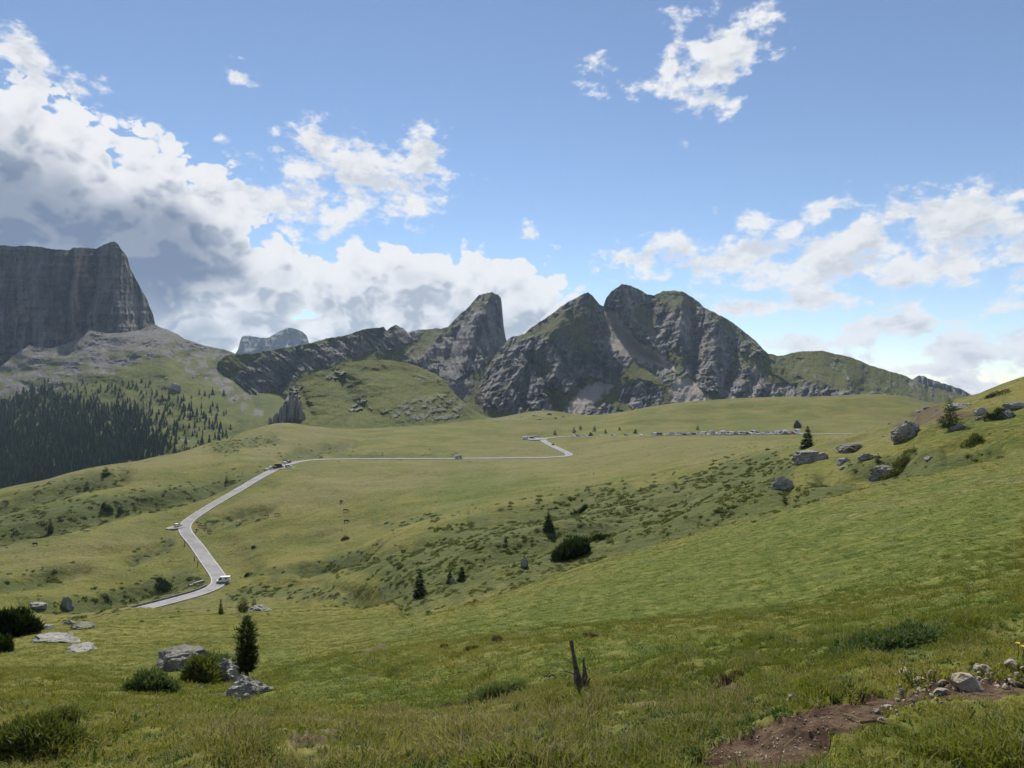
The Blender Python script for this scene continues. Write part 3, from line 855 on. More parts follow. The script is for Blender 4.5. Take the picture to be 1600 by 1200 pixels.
RIDGES_MAIN = [([(919, 456), (936, 500), (950, 545), (985, 592)], -55, 20), ([(919, 456), (870, 512), (815, 562), (770, 622)], -75, 34), ([(905, 500), (880, 560), (850, 600)], -40, 20),
               ([(972, 444), (992, 500), (1020, 545), (1050, 590)], -50, 24), ([(1055, 478), (1062, 530), (1075, 585)], -45, 16), ([(1120, 495), (1112, 550), (1120, 612)], -55, 24), ([(1180, 540), (1230, 580), (1320, 605)], -60, 30),
               ([(943, 478), (962, 516), (1000, 552), (1045, 574)], 70, 13), ([(1083, 490), (1084, 550), (1082, 590)], 55, 9), ([(868, 540), (892, 580), (905, 602)], 45, 10), ([(1145, 540), (1138, 585), (1132, 612)], 55, 10), ([(830, 560), (850, 590), (868, 635)], 40, 9),
               ([(985, 640), (1000, 600), (1020, 595)], -40, 18), ([(1010, 480), (1030, 530)], 25, 9), ([(790, 560), (800, 600), (820, 640)], 30, 8)]


def relief_main(PX, PY, at, s):
    r = np.clip(at['rock'] + 0.10, 0, 1)
    wx = PX + 8 * fbm(PX / 30, PY / 30, 3, 51)
    big = ridged(wx / 60 + PY / 150, PY / 130, 3, 53) - 0.45
    v = ridged(wx / 21 + PY / 80, PY / 62, 5, 55, 0.58) - 0.45
    h = fbm(PX / 42, PY / 8.5 + PX / 30, 4, 57, 0.6)
    ck = np.clip(ridged(wx / 8 + PY / 60, PY / 34, 3, 58, .6), 0, 1) ** 3
    fade = sstep(0, 0.05, s)
    return fade * (crest_relief(PX, PY, RIDGES_MAIN) - 42 * big * (0.3 + 0.7 * r) - 36 * v * r - 18 * h * r - 16 * ck * r + 10 * fbm(PX / 30, PY / 18, 5, 59) * (1 - r))


_, SH_MAIN = mountain('mountain_massif', M_MOUNT, SKY_MAIN, [(700, 660), (860, 662), (1000, 665), (1600, 665)], [(740, 1380), (900, 1400), (1200, 1400), (1300, 1350), (1640, 1300)],
                      [(740, 1560), (800, 1750), (919, 1850), (1000, 1950), (1080, 1950), (1200, 1850), (1285, 1850), (1640, 1700)], 760, 300, masks_main, relief_main, 742, 1640, bow=0.9, jag=1.5)

# --- ridge with the tower -------------------------------------------------
SKY_TOWER = [(340, 566), (352, 556), (365, 553), (400, 552), (415, 548), (450, 543), (480, 537), (510, 529), (540, 524), (565, 515), (590, 512), (600, 511), (604, 517), (612, 510), (618, 507), (630, 513), (637, 520), (645, 517), (655, 515), (670, 514), (690, 513), (700, 511), (710, 500), (722, 488), (730, 482), (738, 472), (748, 462), (760, 457.5), (768, 456.5), (778, 460), (783, 466), (784.5, 480), (787, 510), (790, 527), (800, 560), (830, 600), (860, 630)]
ROCK_TOWER = [[(620, 566), (640, 548), (690, 515), (730, 475), (768, 445), (790, 460), (797, 530), (775, 560), (752, 575), (725, 590), (700, 596), (670, 580)],
              [(355, 610), (380, 575), (420, 552), (480, 545), (540, 528), (600, 505), (604, 540), (570, 552), (520, 570), (470, 585), (440, 610), (410, 640), (370, 625)],
              [(570, 548), (600, 512), (618, 500), (640, 516), (660, 514), (650, 530), (600, 550)]]


def masks_tower(PX, PY):
    rock = area(PX, PY, ROCK_TOWER, 3, 5, 12, 61)
    band = ridged((PX * 0.75 - PY) / 26, (PX + PY) / 190, 3, 63)     # slanting grass bands between rock ribs on the left
    leftp = sstep(640, 580, PX)
    rock = rock * (1 - leftp * np.clip(.05 + .9 * sstep(0.62, 0.86, band), 0, 1))
    topgrass = area(PX, PY, [[(740, 475), (768, 452), (782, 462), (760, 475), (735, 492)], [(640, 545), (700, 505), (720, 500), (690, 530), (650, 560), (625, 568)]], 5, 6, 12, 65)
    rock = rock * (1 - 0.8 * topgrass) * (1 - 0.35 * sstep(0.15, 0.5, fbm(PX / 18, PY / 22, 4, 66)))
    sc = area(PX, PY, [[(700, 596), (725, 590), (745, 600), (730, 625), (708, 620)], [(375, 640), (400, 610), (430, 620), (425, 655), (395, 660)]], 4, 5, 12, 67)
    rock = rock * (1 - .15 * leftp)
    return dict(rock=rock, scree=sc * (1 - rock), lush=0.55 + 0 * PX, shrub=np.maximum(.75 * leftp * area(PX, PY, ROCK_TOWER[1:], 4, 6, 12, 62), 0.6 * sstep(0.1, 0.45, fbm(PX / 20, PY / 12, 4, 68)) * (1 - rock)), tan=0.6 * sstep(0.1, 0.45, fbm(PX / 26, PY / 36, 4, 69)) * (PX > 640))  # left ridge: shrub tone laid over the ribs to darken the rock


def relief_tower(PX, PY, at, s):
    r = np.clip(at['rock'] + 0.1, 0, 1)
    v = ridged(PX / 20 - PY / 120, PY / 70, 5, 71, 0.55) - 0.45
    sl = ridged((PX * 0.75 - PY) / 26, (PX + PY) / 190, 3, 63) - 0.45
    tw = sstep(615, 660, PX)
    cr = crest_relief(PX, PY, [([(768, 457), (740, 520), (715, 590)], -60, 20), ([(784, 470), (786, 520), (775, 560)], 20, 8), ([(690, 520), (660, 560)], -30, 16), ([(604, 512), (570, 550)], 25, 8), ([(618, 507), (640, 560)], -30, 14),
                               ([(470, 560), (430, 620)], 30, 10), ([(755, 500), (740, 560)], 26, 5), ([(722, 500), (700, 560)], 22, 5)])
    h = fbm(PX / 50 + PY / 30, PY / 12, 4, 73)
    return sstep(0, 0.05, s) * (cr - 34 * v * r * (0.35 + 0.65 * tw) - 24 * sl * (1 - tw) * (0.3 + r) - 14 * h * r - 15 * r * np.clip(ridged(PX / 8 - PY / 90, PY / 36, 3, 75, .6), 0, 1) ** 3 - 14 * fbm(PX / 24, PY / 18, 4, 74) * (1 - r))


_, SH_TOWER = mountain('mountain_ridge', M_MOUNT, SKY_TOWER, [(340, 690), (430, 690), (500, 650), (700, 660), (860, 660)], [(340, 1350), (860, 1480)], [(340, 1580), (600, 1700), (650, 1850), (700, 1950), (768, 1980), (800, 1980), (860, 1900)],
                       520, 240, masks_tower, relief_tower, 340, 858, bow=0.85, jag=1.6)

# --- cliff and the slope of scree and forest under it ---------------------
SKY_CLIFF = [(-420, 395), (-200, 388), (-100, 385), (0, 383), (20, 385), (40, 384), (60, 385), (80, 389), (104, 390.5), (109, 391), (114, 387), (124, 386), (150, 388), (165, 381), (172, 378), (178, 377), (184, 380), (187, 386), (190, 391), (196, 396), (200, 404), (203, 420), (208, 428), (213, 438), (219, 448), (225, 460), (230, 468), (234, 480), (239, 490), (241, 500), (243, 510), (252, 514), (258, 524), (262, 536)]


def masks_cliff(PX, PY):
    patch = area(PX, PY, [[(105, 392), (118, 388), (150, 420), (140, 450), (118, 430)], [(112, 440), (122, 440), (120, 520), (104, 535), (85, 530), (82, 505), (105, 490)], [(18, 480), (30, 482), (28, 510), (15, 508)], [(180, 385), (200, 400), (205, 450), (190, 420)]], 5, 9, 14, 81)
    return dict(rock=1 + 0 * PX, tan=np.clip(patch + 0.35 * sstep(0.1, 0.5, fbm(PX / 22, PY / 60, 4, 83)), 0, 1))


def relief_cliff(PX, PY, at, s):
    wx = PX + 6 * fbm(PX / 40, PY / 60, 3, 84)
    v = ridged(wx / 34, PY / 190, 5, 85, 0.55) - 0.45
    f = ridged(wx / 11, PY / 60, 4, 86, 0.6) - 0.45
    h = fbm(PX / 160, PY / 9, 4, 87, 0.6)
    cr = crest_relief(PX, PY, [([(108, 388), (112, 430), (104, 470), (107, 530)], 45, 7), ([(178, 377), (180, 450), (190, 520)], -60, 22), ([(150, 390), (150, 450), (137, 480)], 30, 6), ([(205, 425), (215, 470), (218, 520)], 22, 6), ([(25, 450), (22, 540)], 25, 7), ([(60, 430), (66, 540)], -25, 12), ([(130, 400), (128, 460)], -20, 10)])
    turn = 200 * sstep(185, 262, PX)     # the arete turns away to the right
    st = fbm(PX / 220 + PY / 500, PY / 5.5, 3, 88, .6)
    ck = np.clip(ridged(wx / 9, PY / 45, 3, 89, .6), 0, 1) ** 3
    return cr - 38 * v - 12 * f - 15 * h - 4 * st - 16 * ck + turn


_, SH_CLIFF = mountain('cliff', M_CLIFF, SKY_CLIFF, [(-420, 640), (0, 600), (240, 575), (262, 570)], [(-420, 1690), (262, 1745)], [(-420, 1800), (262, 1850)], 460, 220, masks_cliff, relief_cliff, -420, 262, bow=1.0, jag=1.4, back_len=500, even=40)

SKY_SLOPE = [(-420, 600), (-120, 590), (0, 574), (22, 556), (45, 540), (80, 545), (108, 535), (128, 528), (140, 516), (165, 521), (190, 520), (218, 516), (235, 509), (241, 506), (250, 511), (262, 515), (275, 521), (290, 530), (305, 535), (320, 540), (335, 543), (350, 546), (365, 551), (380, 560), (400, 575), (430, 600), (470, 630), (560, 650)]
SCREE_SLOPE = [[(-420, 570), (0, 540), (240, 500), (290, 528), (345, 545), (370, 556), (355, 575), (300, 560), (262, 560), (225, 565), (180, 580), (150, 585), (120, 605), (60, 610), (0, 630), (-420, 640)], [(300, 560), (350, 590), (400, 640), (395, 650), (340, 605), (290, 575)]]


def masks_slope(PX, PY):
    sc = area(PX, PY, SCREE_SLOPE, 5, 18, 16, 93)
    sc = sc * sstep(-.45, -.05, fbm(PX / 5, PY / 3, 4, 100, .6) + .25 * sc)
    gr = sstep(-0.15, 0.2, fbm(PX / 24, PY / 13, 5, 94)) * sstep(535, 590, PY + .12 * PX)
    sc = sc * (1 - 0.85 * gr)
    rk = 0.7 * sstep(0.35, 0.6, fbm(PX / 20, PY / 9, 4, 96)) * (PY > 560)
    return dict(scree=sc, rock=rk * (1 - sc) * (PX < 300), lush=0.75 + 0 * PX, shrub=np.clip(area(PX, PY, [[(-120, 640), (0, 630), (50, 606), (75, 600), (110, 622), (150, 632), (200, 640), (230, 655), (255, 680), (262, 700), (250, 716), (150, 745), (0, 800), (-120, 830)]], 8, 12, 20, 92) + 0.7 * sstep(0.0, 0.4, fbm(PX / 24, PY / 14, 4, 95)) + 0.6 * sstep(330, 100, PX) * sstep(590, 650, PY), 0, 1) * (1 - sc), tan=0 * PX)


def relief_slope(PX, PY, at, s):
    cones = ridged(PX / 60 + PY / 150, PY / 160, 2, 97) * 34 * sstep(600, 540, PY)
    return sstep(0, 0.05, s) * (-cones - 30 * fbm(PX / 50, PY / 26, 4, 98, .38) - 7 * fbm(PX / 4.5, PY / 2.6, 4, 99, .6) * at['scree'] + crest_relief(PX, PY, [([(250, 560), (290, 640), (300, 700)], -50, 40), ([(365, 560), (400, 640), (380, 690)], 60, 22)]))


_, SH_SLOPE = mountain('scree_slope', M_HILL, SKY_SLOPE, [(-420, 860), (0, 800), (150, 760), (330, 720), (430, 690), (560, 680)], [(-420, 800), (0, 820), (330, 950), (560, 1100)],
                       [(-420, 1570), (0, 1560), (150, 1590), (241, 1640), (300, 1700), (400, 1700), (560, 1500)], 560, 260, masks_slope, relief_slope, -420, 558, bow=1.15, jag=0.8, back_len=400, even=70)

# --- grassy knoll in the middle -------------------------------------------
SKY_KNOLL = [(412, 668), (425, 660), (440, 640), (452, 612), (468, 592), (480, 587), (500, 579), (515, 577), (525, 571), (540, 567), (565, 563), (590, 562), (612, 563), (640, 568), (660, 575), (680, 584), (692, 592), (702, 606), (715, 620), (735, 638), (752, 650), (770, 660)]


def masks_knoll(PX, PY):
    rk = area(PX, PY, [[(422, 660), (442, 618), (452, 606), (464, 600), (470, 625), (470, 650), (455, 657)], [(512, 590), (530, 575), (538, 582), (525, 597)], [(545, 635), (570, 620), (580, 640), (555, 645)], [(600, 645), (640, 625), (700, 615), (735, 640), (700, 655), (640, 658)], [(640, 582), (680, 590), (690, 600), (655, 592)]], 3, 7, 12, 101)
    rk = rk * sstep(-0.15, 0.2, fbm(PX / 12, PY / 9, 4, 102))
    return dict(rock=rk * np.where(PX < 600, .95, .45), shrub=np.clip(sstep(0.15, 0.5, fbm(PX / 20, PY / 11, 4, 103)) * 0.5 + .9 * area(PX, PY, [[(600, 650), (640, 632), (700, 622), (740, 645), (690, 662), (620, 660)], [(500, 610), (570, 605), (580, 620), (520, 625)]], 5, 10, 14, 104), 0, 1), lush=0.6 + 0 * PX, dry=0.5 * sstep(0, 0.4, fbm(PX / 40, PY / 20, 4, 105)))


def relief_knoll(PX, PY, at, s):
    return sstep(0, 0.08, s) * (-17 * (fbm(PX / 42, PY / 22, 6, 107, .47)) - 12 * at['rock'] * (0.4 + ridged(PX / 7, PY / 22, 4, 108)) + crest_relief(PX, PY, [([(520, 580), (560, 640)], 30, 16), ([(600, 562), (615, 620), (640, 660)], -40, 34), ([(690, 592), (720, 640)], -25, 14), ([(470, 610), (490, 655)], 18, 8)]))


_, SH_KNOLL = mountain('hill', M_HILL, SKY_KNOLL, [(412, 690), (520, 690), (620, 688), (770, 684)], [(412, 720), (600, 725), (770, 800)], [(412, 800), (520, 1010), (600, 1110), (690, 1080), (770, 940)], 360, 150, masks_knoll, relief_knoll, 412, 770, bow=0.9, jag=0.5, back_len=300, drop=60)

# --- far peaks -------------------------------------------------------------
SKY_FAR = [(345, 575), (366, 554), (372, 546), (376, 530), (379, 525), (386, 524), (400, 526), (408, 528), (420, 527), (428, 522), (440, 516), (447, 512.5), (455, 512), (463, 514), (472, 518), (479, 524), (482, 533), (484, 539), (492, 546), (510, 560), (530, 575)]
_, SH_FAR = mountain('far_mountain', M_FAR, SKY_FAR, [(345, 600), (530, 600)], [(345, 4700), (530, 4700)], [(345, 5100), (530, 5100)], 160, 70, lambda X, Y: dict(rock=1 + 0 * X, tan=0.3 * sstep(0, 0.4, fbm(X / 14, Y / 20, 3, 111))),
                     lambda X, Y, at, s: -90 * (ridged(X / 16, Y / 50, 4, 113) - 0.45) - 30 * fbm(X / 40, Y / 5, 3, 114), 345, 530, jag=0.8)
SKY_CRAG = [(1405, 600), (1426, 592), (1432, 588), (1440, 587), (1446, 589), (1455, 592), (1462, 594), (1472, 599), (1482, 601), (1490, 604), (1500, 607), (1508, 611), (1516, 616), (1524, 624), (1545, 640)]
_, SH_CRAG = mountain('rock_ridge', M_MOUNT, SKY_CRAG, [(1405, 650), (1545, 660)], [(1405, 2150), (1545, 2150)], [(1405, 2300), (1545, 2300)], 150, 60, lambda X, Y: dict(rock=sstep(618, 606, Y + 6 * fbm(X / 9, Y / 9, 3, 115) - 0.22 * (X - 1440)), lush=0.4 + 0 * X),
                      lambda X, Y, at, s: -40 * (ridged(X / 10, Y / 30, 4, 117) - 0.45), 1405, 1545, jag=2.2)
# low land beyond everything, out to the horizon
far_px = np.linspace(-480, 2080, 60)
far_y = np.geomspace(1050, 6400, 24)
FX, FY = np.meshgrid(far_px, far_y)
Zf = -150 - 0.02 * FY + 30 * fbm(FX / 200, np.log(FY) * 4, 3, 121)
link('valley_ground', grid_mesh('valley_ground', np.stack([FY * (FX - HX) / F, FY, Zf], -1), {k: (0 * Zf + (0.6 if k == 'lush' else 0)) for k in ('rock', 'scree', 'shrub', 'lush', 'dry', 'soil', 'tan')}), M_HILL, kind='structure')

# ------------------------------------------------------------------ haze: the air between here and the far peaks
def build_haze():
    me = bpy.data.meshes.new('haze')
    x0, x1, y0, y1, z0, z1 = -7600, 7600, -600, 6600, -330, 470
    vsx = [(x, y, z) for z in (z0, z1) for y in (y0, y1) for x in (x0, x1)]
    me.from_pydata(vsx, [], [(0, 2, 3, 1), (4, 5, 7, 6), (0, 1, 5, 4), (1, 3, 7, 5), (3, 2, 6, 7), (2, 0, 4, 6)])
    m = bpy.data.materials.new('haze_air'); m.use_nodes = True
    g = NT(m.node_tree)
    out = g.n('ShaderNodeOutputMaterial'); v = g.n('ShaderNodeVolumePrincipled')
    v.inputs['Color'].default_value = (0.55, 0.74, 1.0, 1)
    v.inputs['Density'].default_value = HAZE_DENSITY
    v.inputs['Anisotropy'].default_value = 0.2
    g.put(out.inputs['Volume'], v.outputs[0])
    link('haze', me, m, kind='stuff', label='thin blue haze in the mountain air')


HAZE_DENSITY = 4.0e-5
build_haze()

# ------------------------------------------------------------------ materials for objects
def simple_mat(name, col, rough=0.7, spec=0.3, metal=0.0, noise=None, bump=0.0, obj_color=False):
    """noise = (scale, second colour): mottled"""
    m = bpy.data.materials.new(name); m.use_nodes = True
    g = NT(m.node_tree)
    out = g.n('ShaderNodeOutputMaterial'); bs = g.n('ShaderNodeBsdfPrincipled')
    bs.inputs['Roughness'].default_value = rough
    bs.inputs['Specular IOR Level'].default_value = spec
    bs.inputs['Metallic'].default_value = metal
    c = tuple(col) + (1,)
    if obj_color:
        c = g.n('ShaderNodeObjectInfo').outputs['Color']
    if noise:
        tc = g.n('ShaderNodeTexCoord').outputs['Object']
        n = g.noise(tc, noise[0], 5, 0.62)
        c = g.mix(g.ramp(n, 0.36, 0.66), c, noise[1])
        if bump:
            bp = g.n('ShaderNodeBump'); bp.inputs['Strength'].default_value = bump
            bp.inputs['Distance'].default_value = 0.3 / noise[0]
            g.put(bp.inputs['Height'], n); g.put(bs.inputs['Normal'], bp.outputs[0])
    g.put(bs.inputs['Base Color'], c)
    g.put(out.inputs[0], bs.outputs[0])
    return m


def leaf_mat(name, cols, trans=0.35, big=0.0, rough=0.8, soft=0.0):
    """foliage: cols = list of colours picked per instance and by the 'tone' attribute, some light passes through"""
    m = bpy.data.materials.new(name); m.use_nodes = True
    g = NT(m.node_tree)
    out = g.n('ShaderNodeOutputMaterial')
    rnd = g.n('ShaderNodeObjectInfo').outputs['Random']
    tone = g.attr('tone')
    pos = g.n('ShaderNodeNewGeometry').outputs['Position']
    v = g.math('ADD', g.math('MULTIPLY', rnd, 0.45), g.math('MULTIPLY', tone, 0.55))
    if big:
        v = g.math('ADD', g.math('MULTIPLY', v, 0.45), g.math('MULTIPLY', g.ramp(g.noise(pos, big, 4, 0.65), 0.34, 0.66), 0.55))
    cr = g.n('ShaderNodeValToRGB')
    g.put(cr.inputs[0], v)
    el = cr.color_ramp.elements
    while len(el) < len(cols):
        el.new(0.5)
    for i, c in enumerate(cols):
        el[i].position = i / (len(cols) - 1) * 0.9 + 0.05
        el[i].color = tuple(c) + (1,)
    df = g.n('ShaderNodeBsdfPrincipled'); g.put(df.inputs['Base Color'], cr.outputs[0])
    if soft:       # a sward of many blades shades like the surface it forms
        nn = g.vmath('NORMALIZE', g.vmath('ADD', g.vmath('SCALE', g.n('ShaderNodeNewGeometry').outputs['Normal'], scale=1 - soft), (0, 0, soft)))
        g.put(df.inputs['Normal'], nn)
    df.inputs['Roughness'].default_value = rough
    df.inputs['Specular IOR Level'].default_value = 0.15
    tr = g.n('ShaderNodeBsdfTranslucent')
    g.put(tr.inputs[0], g.mix(1.0, cr.outputs[0], (1.15, 1.25, 0.6), 'MULTIPLY'))
    mx = g.n('ShaderNodeMixShader'); mx.inputs[0].default_value = trans
    g.put(mx.inputs[1], df.outputs[0]); g.put(mx.inputs[2], tr.outputs[0])
    g.put(out.inputs[0], mx.outputs[0])
    return m


def rock_mat(name, a=(0.14, 0.138, 0.132), b=(0.33, 0.32, 0.30), moss=0.35):
    m = bpy.data.materials.new(name); m.use_nodes = True
    g = NT(m.node_tree)
    out = g.n('ShaderNodeOutputMaterial'); bs = g.n('ShaderNodeBsdfPrincipled')
    bs.inputs['Roughness'].default_value = 0.9; bs.inputs['Specular IOR Level'].default_value = 0.2
    geo = g.n('ShaderNodeNewGeometry')
    pos = geo.outputs['Position']
    n1 = g.noise(pos, 0.9, 6, 0.65); n2 = g.noise(pos, 5.0, 5, 0.65)
    c = g.mix(g.ramp(n1, 0.35, 0.62), a, b)
    c = g.mix(g.math('MULTIPLY', g.ramp(n2, 0.48, 0.62), 0.55), c, (0.085, 0.083, 0.078))
    c = g.mix(g.math('MULTIPLY', g.ramp(n2, 0.30, 0.42, 1.0, 0.0), 0.35), c, (0.42, 0.40, 0.37))
    sp = g.n('ShaderNodeSeparateXYZ'); g.put(sp.inputs[0], geo.outputs['Normal'])
    ms = g.math('MULTIPLY', g.ramp(sp.outputs[2], 0.55, 0.95), g.ramp(n1, 0.42, 0.58))
    c = g.mix(g.math('MULTIPLY', ms, moss), c, (0.08, 0.10, 0.03))
    bp = g.n('ShaderNodeBump'); bp.inputs['Strength'].default_value = 0.9; bp.inputs['Distance'].default_value = 0.25
    g.put(bp.inputs['Height'], g.math('ADD', n1, g.math('MULTIPLY', n2, 0.35)))
    g.put(bs.inputs['Normal'], bp.outputs[0]); g.put(bs.inputs['Base Color'], c)
    g.put(out.inputs[0], bs.outputs[0])
    return m


M_ROCK = rock_mat('boulder_rock', (0.165, 0.158, 0.145), (0.37, 0.355, 0.325))
M_ROCK_PALE = rock_mat('pale_rock', (0.19, 0.182, 0.17), (0.36, 0.345, 0.32), 0.2)
M_ROCK_DARK = rock_mat('dark_rock', (0.12, 0.114, 0.104), (0.28, 0.265, 0.24), 0.5)
M_STONE = rock_mat('path_stone', (0.20, 0.165, 0.12), (0.38, 0.325, 0.25), 0.0)
M_BARK = simple_mat('bark', (0.055, 0.042, 0.032), 0.9, 0.1, noise=(9.0, (0.11, 0.09, 0.07)), bump=0.6)
M_DEAD = simple_mat('dead_wood', (0.065, 0.055, 0.047), 0.9, 0.1, noise=(14.0, (0.17, 0.15, 0.13)), bump=0.8)
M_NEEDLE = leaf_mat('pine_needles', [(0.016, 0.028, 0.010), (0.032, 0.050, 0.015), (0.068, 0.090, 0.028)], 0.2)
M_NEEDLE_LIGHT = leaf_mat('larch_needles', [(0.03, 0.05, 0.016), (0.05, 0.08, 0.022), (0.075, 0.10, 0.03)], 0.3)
M_FOREST = leaf_mat('forest_needles', [(0.018, 0.034, 0.012), (0.030, 0.050, 0.016), (0.052, 0.072, 0.024)], 0.12)
M_SHRUB = leaf_mat('dwarf_shrub_leaves', [(0.056, 0.072, 0.017), (0.092, 0.106, 0.024), (0.14, 0.136, 0.036)], 0.3, big=0.08, soft=.45)
M_JUNIPER = leaf_mat('juniper_leaves', [(0.05, 0.074, 0.026), (0.085, 0.115, 0.042), (0.135, 0.16, 0.062)], 0.28, soft=.3)
M_GRASS = leaf_mat('grass_blades', [(0.080, 0.10, 0.014), (0.14, 0.15, 0.022), (0.21, 0.198, 0.04), (0.30, 0.25, 0.09)], 0.38, big=0.5, soft=.55)
M_GRASS_LUSH = leaf_mat('hollow_grass_blades', [(0.062, 0.094, 0.013), (0.095, 0.126, 0.018), (0.14, 0.156, 0.03)], 0.38, big=0.3, soft=.55)
M_STRAW = leaf_mat('dry_straw', [(0.13, 0.11, 0.045), (0.20, 0.165, 0.08), (0.27, 0.22, 0.12)], 0.35, soft=.6)
M_HERB = leaf_mat('herb_leaves', [(0.04, 0.08, 0.02), (0.06, 0.105, 0.03), (0.10, 0.13, 0.06)], 0.3)
M_ASPHALT = simple_mat('asphalt', (0.19, 0.184, 0.184), 0.9, 0.15, noise=(0.18, (0.25, 0.242, 0.238)))
M_LINE = simple_mat('road_paint', (0.5, 0.5, 0.48), 0.8, noise=(.6, (.32, .32, .31)))
M_GRAVEL = simple_mat('gravel_pad', (0.30, 0.27, 0.23), 0.95, 0.1, noise=(0.8, (0.22, 0.2, 0.17)))
M_PATH = simple_mat('path_soil', (0.034, 0.020, 0.0135), 0.97, 0.05, noise=(7.0, (0.105, 0.071, 0.047)), bump=1.0)
M_PAINT = simple_mat('car_paint', (0.8, 0.8, 0.8), 0.35, 0.5, obj_color=True)
M_GLASS = simple_mat('car_glass', (0.012, 0.014, 0.017), 0.12, 0.6)
M_TYRE = simple_mat('tyre_rubber', (0.018, 0.018, 0.018), 0.8, 0.2)
M_RIM = simple_mat('wheel_rim', (0.45, 0.45, 0.46), 0.35, 0.5, 0.7)
M_LAMP = simple_mat('headlight_glass', (0.75, 0.76, 0.78), 0.15, 0.6)
M_TAIL = simple_mat('tail_light', (0.35, 0.015, 0.01), 0.25, 0.5)
M_WOOD = simple_mat('weathered_wood', (0.06, 0.045, 0.033), 0.85, 0.15, noise=(2.0, (0.10, 0.08, 0.062)))
M_ROOF = simple_mat('dark_shingles', (0.045, 0.042, 0.04), 0.85, 0.2, noise=(1.5, (0.085, 0.078, 0.07)))
M_CONCRETE = simple_mat('concrete', (0.42, 0.40, 0.37), 0.9, 0.2, noise=(0.9, (0.3, 0.285, 0.26)))
M_WALLSTONE = simple_mat('parapet_stone', (0.12, 0.115, 0.105), 0.9, 0.2, noise=(1.2, (0.2, 0.19, 0.175)))
M_COW = simple_mat('cow_hide', (0.3, 0.2, 0.12), 0.8, 0.2, obj_color=True)
M_PETAL = simple_mat('yellow_petal', (0.78, 0.48, 0.02), 0.6)
M_STEM = simple_mat('green_stem', (0.06, 0.1, 0.02), 0.7)


def thing(name, label, cat, loc=(0, 0, 0), rotz=0.0, group=None):
    o = bpy.data.objects.new(name, None)
    COL.objects.link(o)
    o.empty_display_size = 0.2
    o.location = loc; o.rotation_euler = (0, 0, rotz)
    o['label'] = label; o['category'] = cat
    if group:
        o['group'] = group
    return o


def tag(o, label, cat, group=None):
    o['label'] = label; o['category'] = cat
    if group:
        o['group'] = group
    return o


def dup(root, loc, rotz=0.0, scale=1.0, label=None, group=None, color=None):
    """copy of a thing with its parts and sub-parts"""
    r = root.copy(); COL.objects.link(r)
    r.location = loc; r.rotation_euler = (root.rotation_euler[0], root.rotation_euler[1], rotz)
    r.scale = (scale,) * 3 if not isinstance(scale, tuple) else scale
    if label: r['label'] = label
    if group: r['group'] = group
    if color: r.color = color
    for ch in root.children:
        c = ch.copy(); COL.objects.link(c); c.parent = r
        if color: c.color = color
        for g_ in ch.children:
            d = g_.copy(); COL.objects.link(d); d.parent = c
            if color: d.color = color
    return r


class MB:
    """collects vertices and faces for one mesh"""
    def __init__(self):
        self.v = []; self.f = []; self.t = []

    def add(self, vs_, fs_, tone=0.5):
        o = len(self.v)
        self.v += [tuple(p) for p in vs_]
        self.f += [tuple(i + o for i in q) for q in fs_]
        self.t += [tone] * len(vs_)

    def box(self, c, s, taper=1.0):
        x, y, z = c; a, b, h = s[0] / 2, s[1] / 2, s[2] / 2
        vs_ = [(x - a, y - b, z - h), (x + a, y - b, z - h), (x + a, y + b, z - h), (x - a, y + b, z - h),
               (x - a * taper, y - b * taper, z + h), (x + a * taper, y - b * taper, z + h), (x + a * taper, y + b * taper, z + h), (x - a * taper, y + b * taper, z + h)]
        self.add(vs_, [(3, 2, 1, 0), (4, 5, 6, 7), (0, 1, 5, 4), (1, 2, 6, 5), (2, 3, 7, 6), (3, 0, 4, 7)])

    def tube(self, pts, rad, n=6, tone=0.5, jitter=0.0):
        pts = [Vector(p) for p in pts]
        vs_ = []; fs_ = []
        for i, p in enumerate(pts):
            d = (pts[min(i + 1, len(pts) - 1)] - pts[max(i - 1, 0)]).normalized()
            a = d.cross(Vector((0.31, 0.92, 0.22))).normalized(); b = d.cross(a)
            for k in range(n):
                an = 2 * math.pi * k / n
                r = rad[i] * (1 + jitter * (random.random() - 0.5))
                vs_.append(p + a * (math.cos(an) * r) + b * (math.sin(an) * r))
        for i in range(len(pts) - 1):
            for k in range(n):
                fs_.append((i * n + k, i * n + (k + 1) % n, (i + 1) * n + (k + 1) % n, (i + 1) * n + k))
        fs_.append(tuple(range(n))[::-1]); fs_.append(tuple(range((len(pts) - 1) * n, len(pts) * n)))
        self.add(vs_, fs_, tone)

    def mesh(self, name, smooth=False):
        me = raw_mesh(name, self.v, self.f, smooth)
        a = me.attributes.new('tone', 'FLOAT', 'POINT')
        a.data.foreach_set('value', np.array(self.t, np.float32))
        return me

    def build(self, name, mat, parent=None, smooth=False):
        return link(name, self.mesh(name, smooth), mat, parent)


# ------------------------------------------------------------------ road, car park, markings
def strip(center, off0, off1, z, name, mat, skirt=0.0, parent=None, sel=None, kind=None):
    P = center
    d = np.gradient(P[:, :2], axis=0); d /= np.linalg.norm(d, axis=1)[:, None]
    nrm = np.stack([-d[:, 1], d[:, 0]], 1)
    cols = [(off0, z), (off1, z)]
    if skirt:
        cols = [(off0 - 0.25, z - skirt)] + cols + [(off1 + 0.25, z - skirt)]
    G = np.stack([np.concatenate([P[:, :2] + nrm * o, (P[:, 2] + zz)[:, None]], 1) for o, zz in cols], 1)
    if sel is not None:
        G = G[sel]
    o = link(name, grid_mesh(name, G[:, ::-1], None, False), mat, parent)
    if kind:
        o['kind'] = kind
    return o


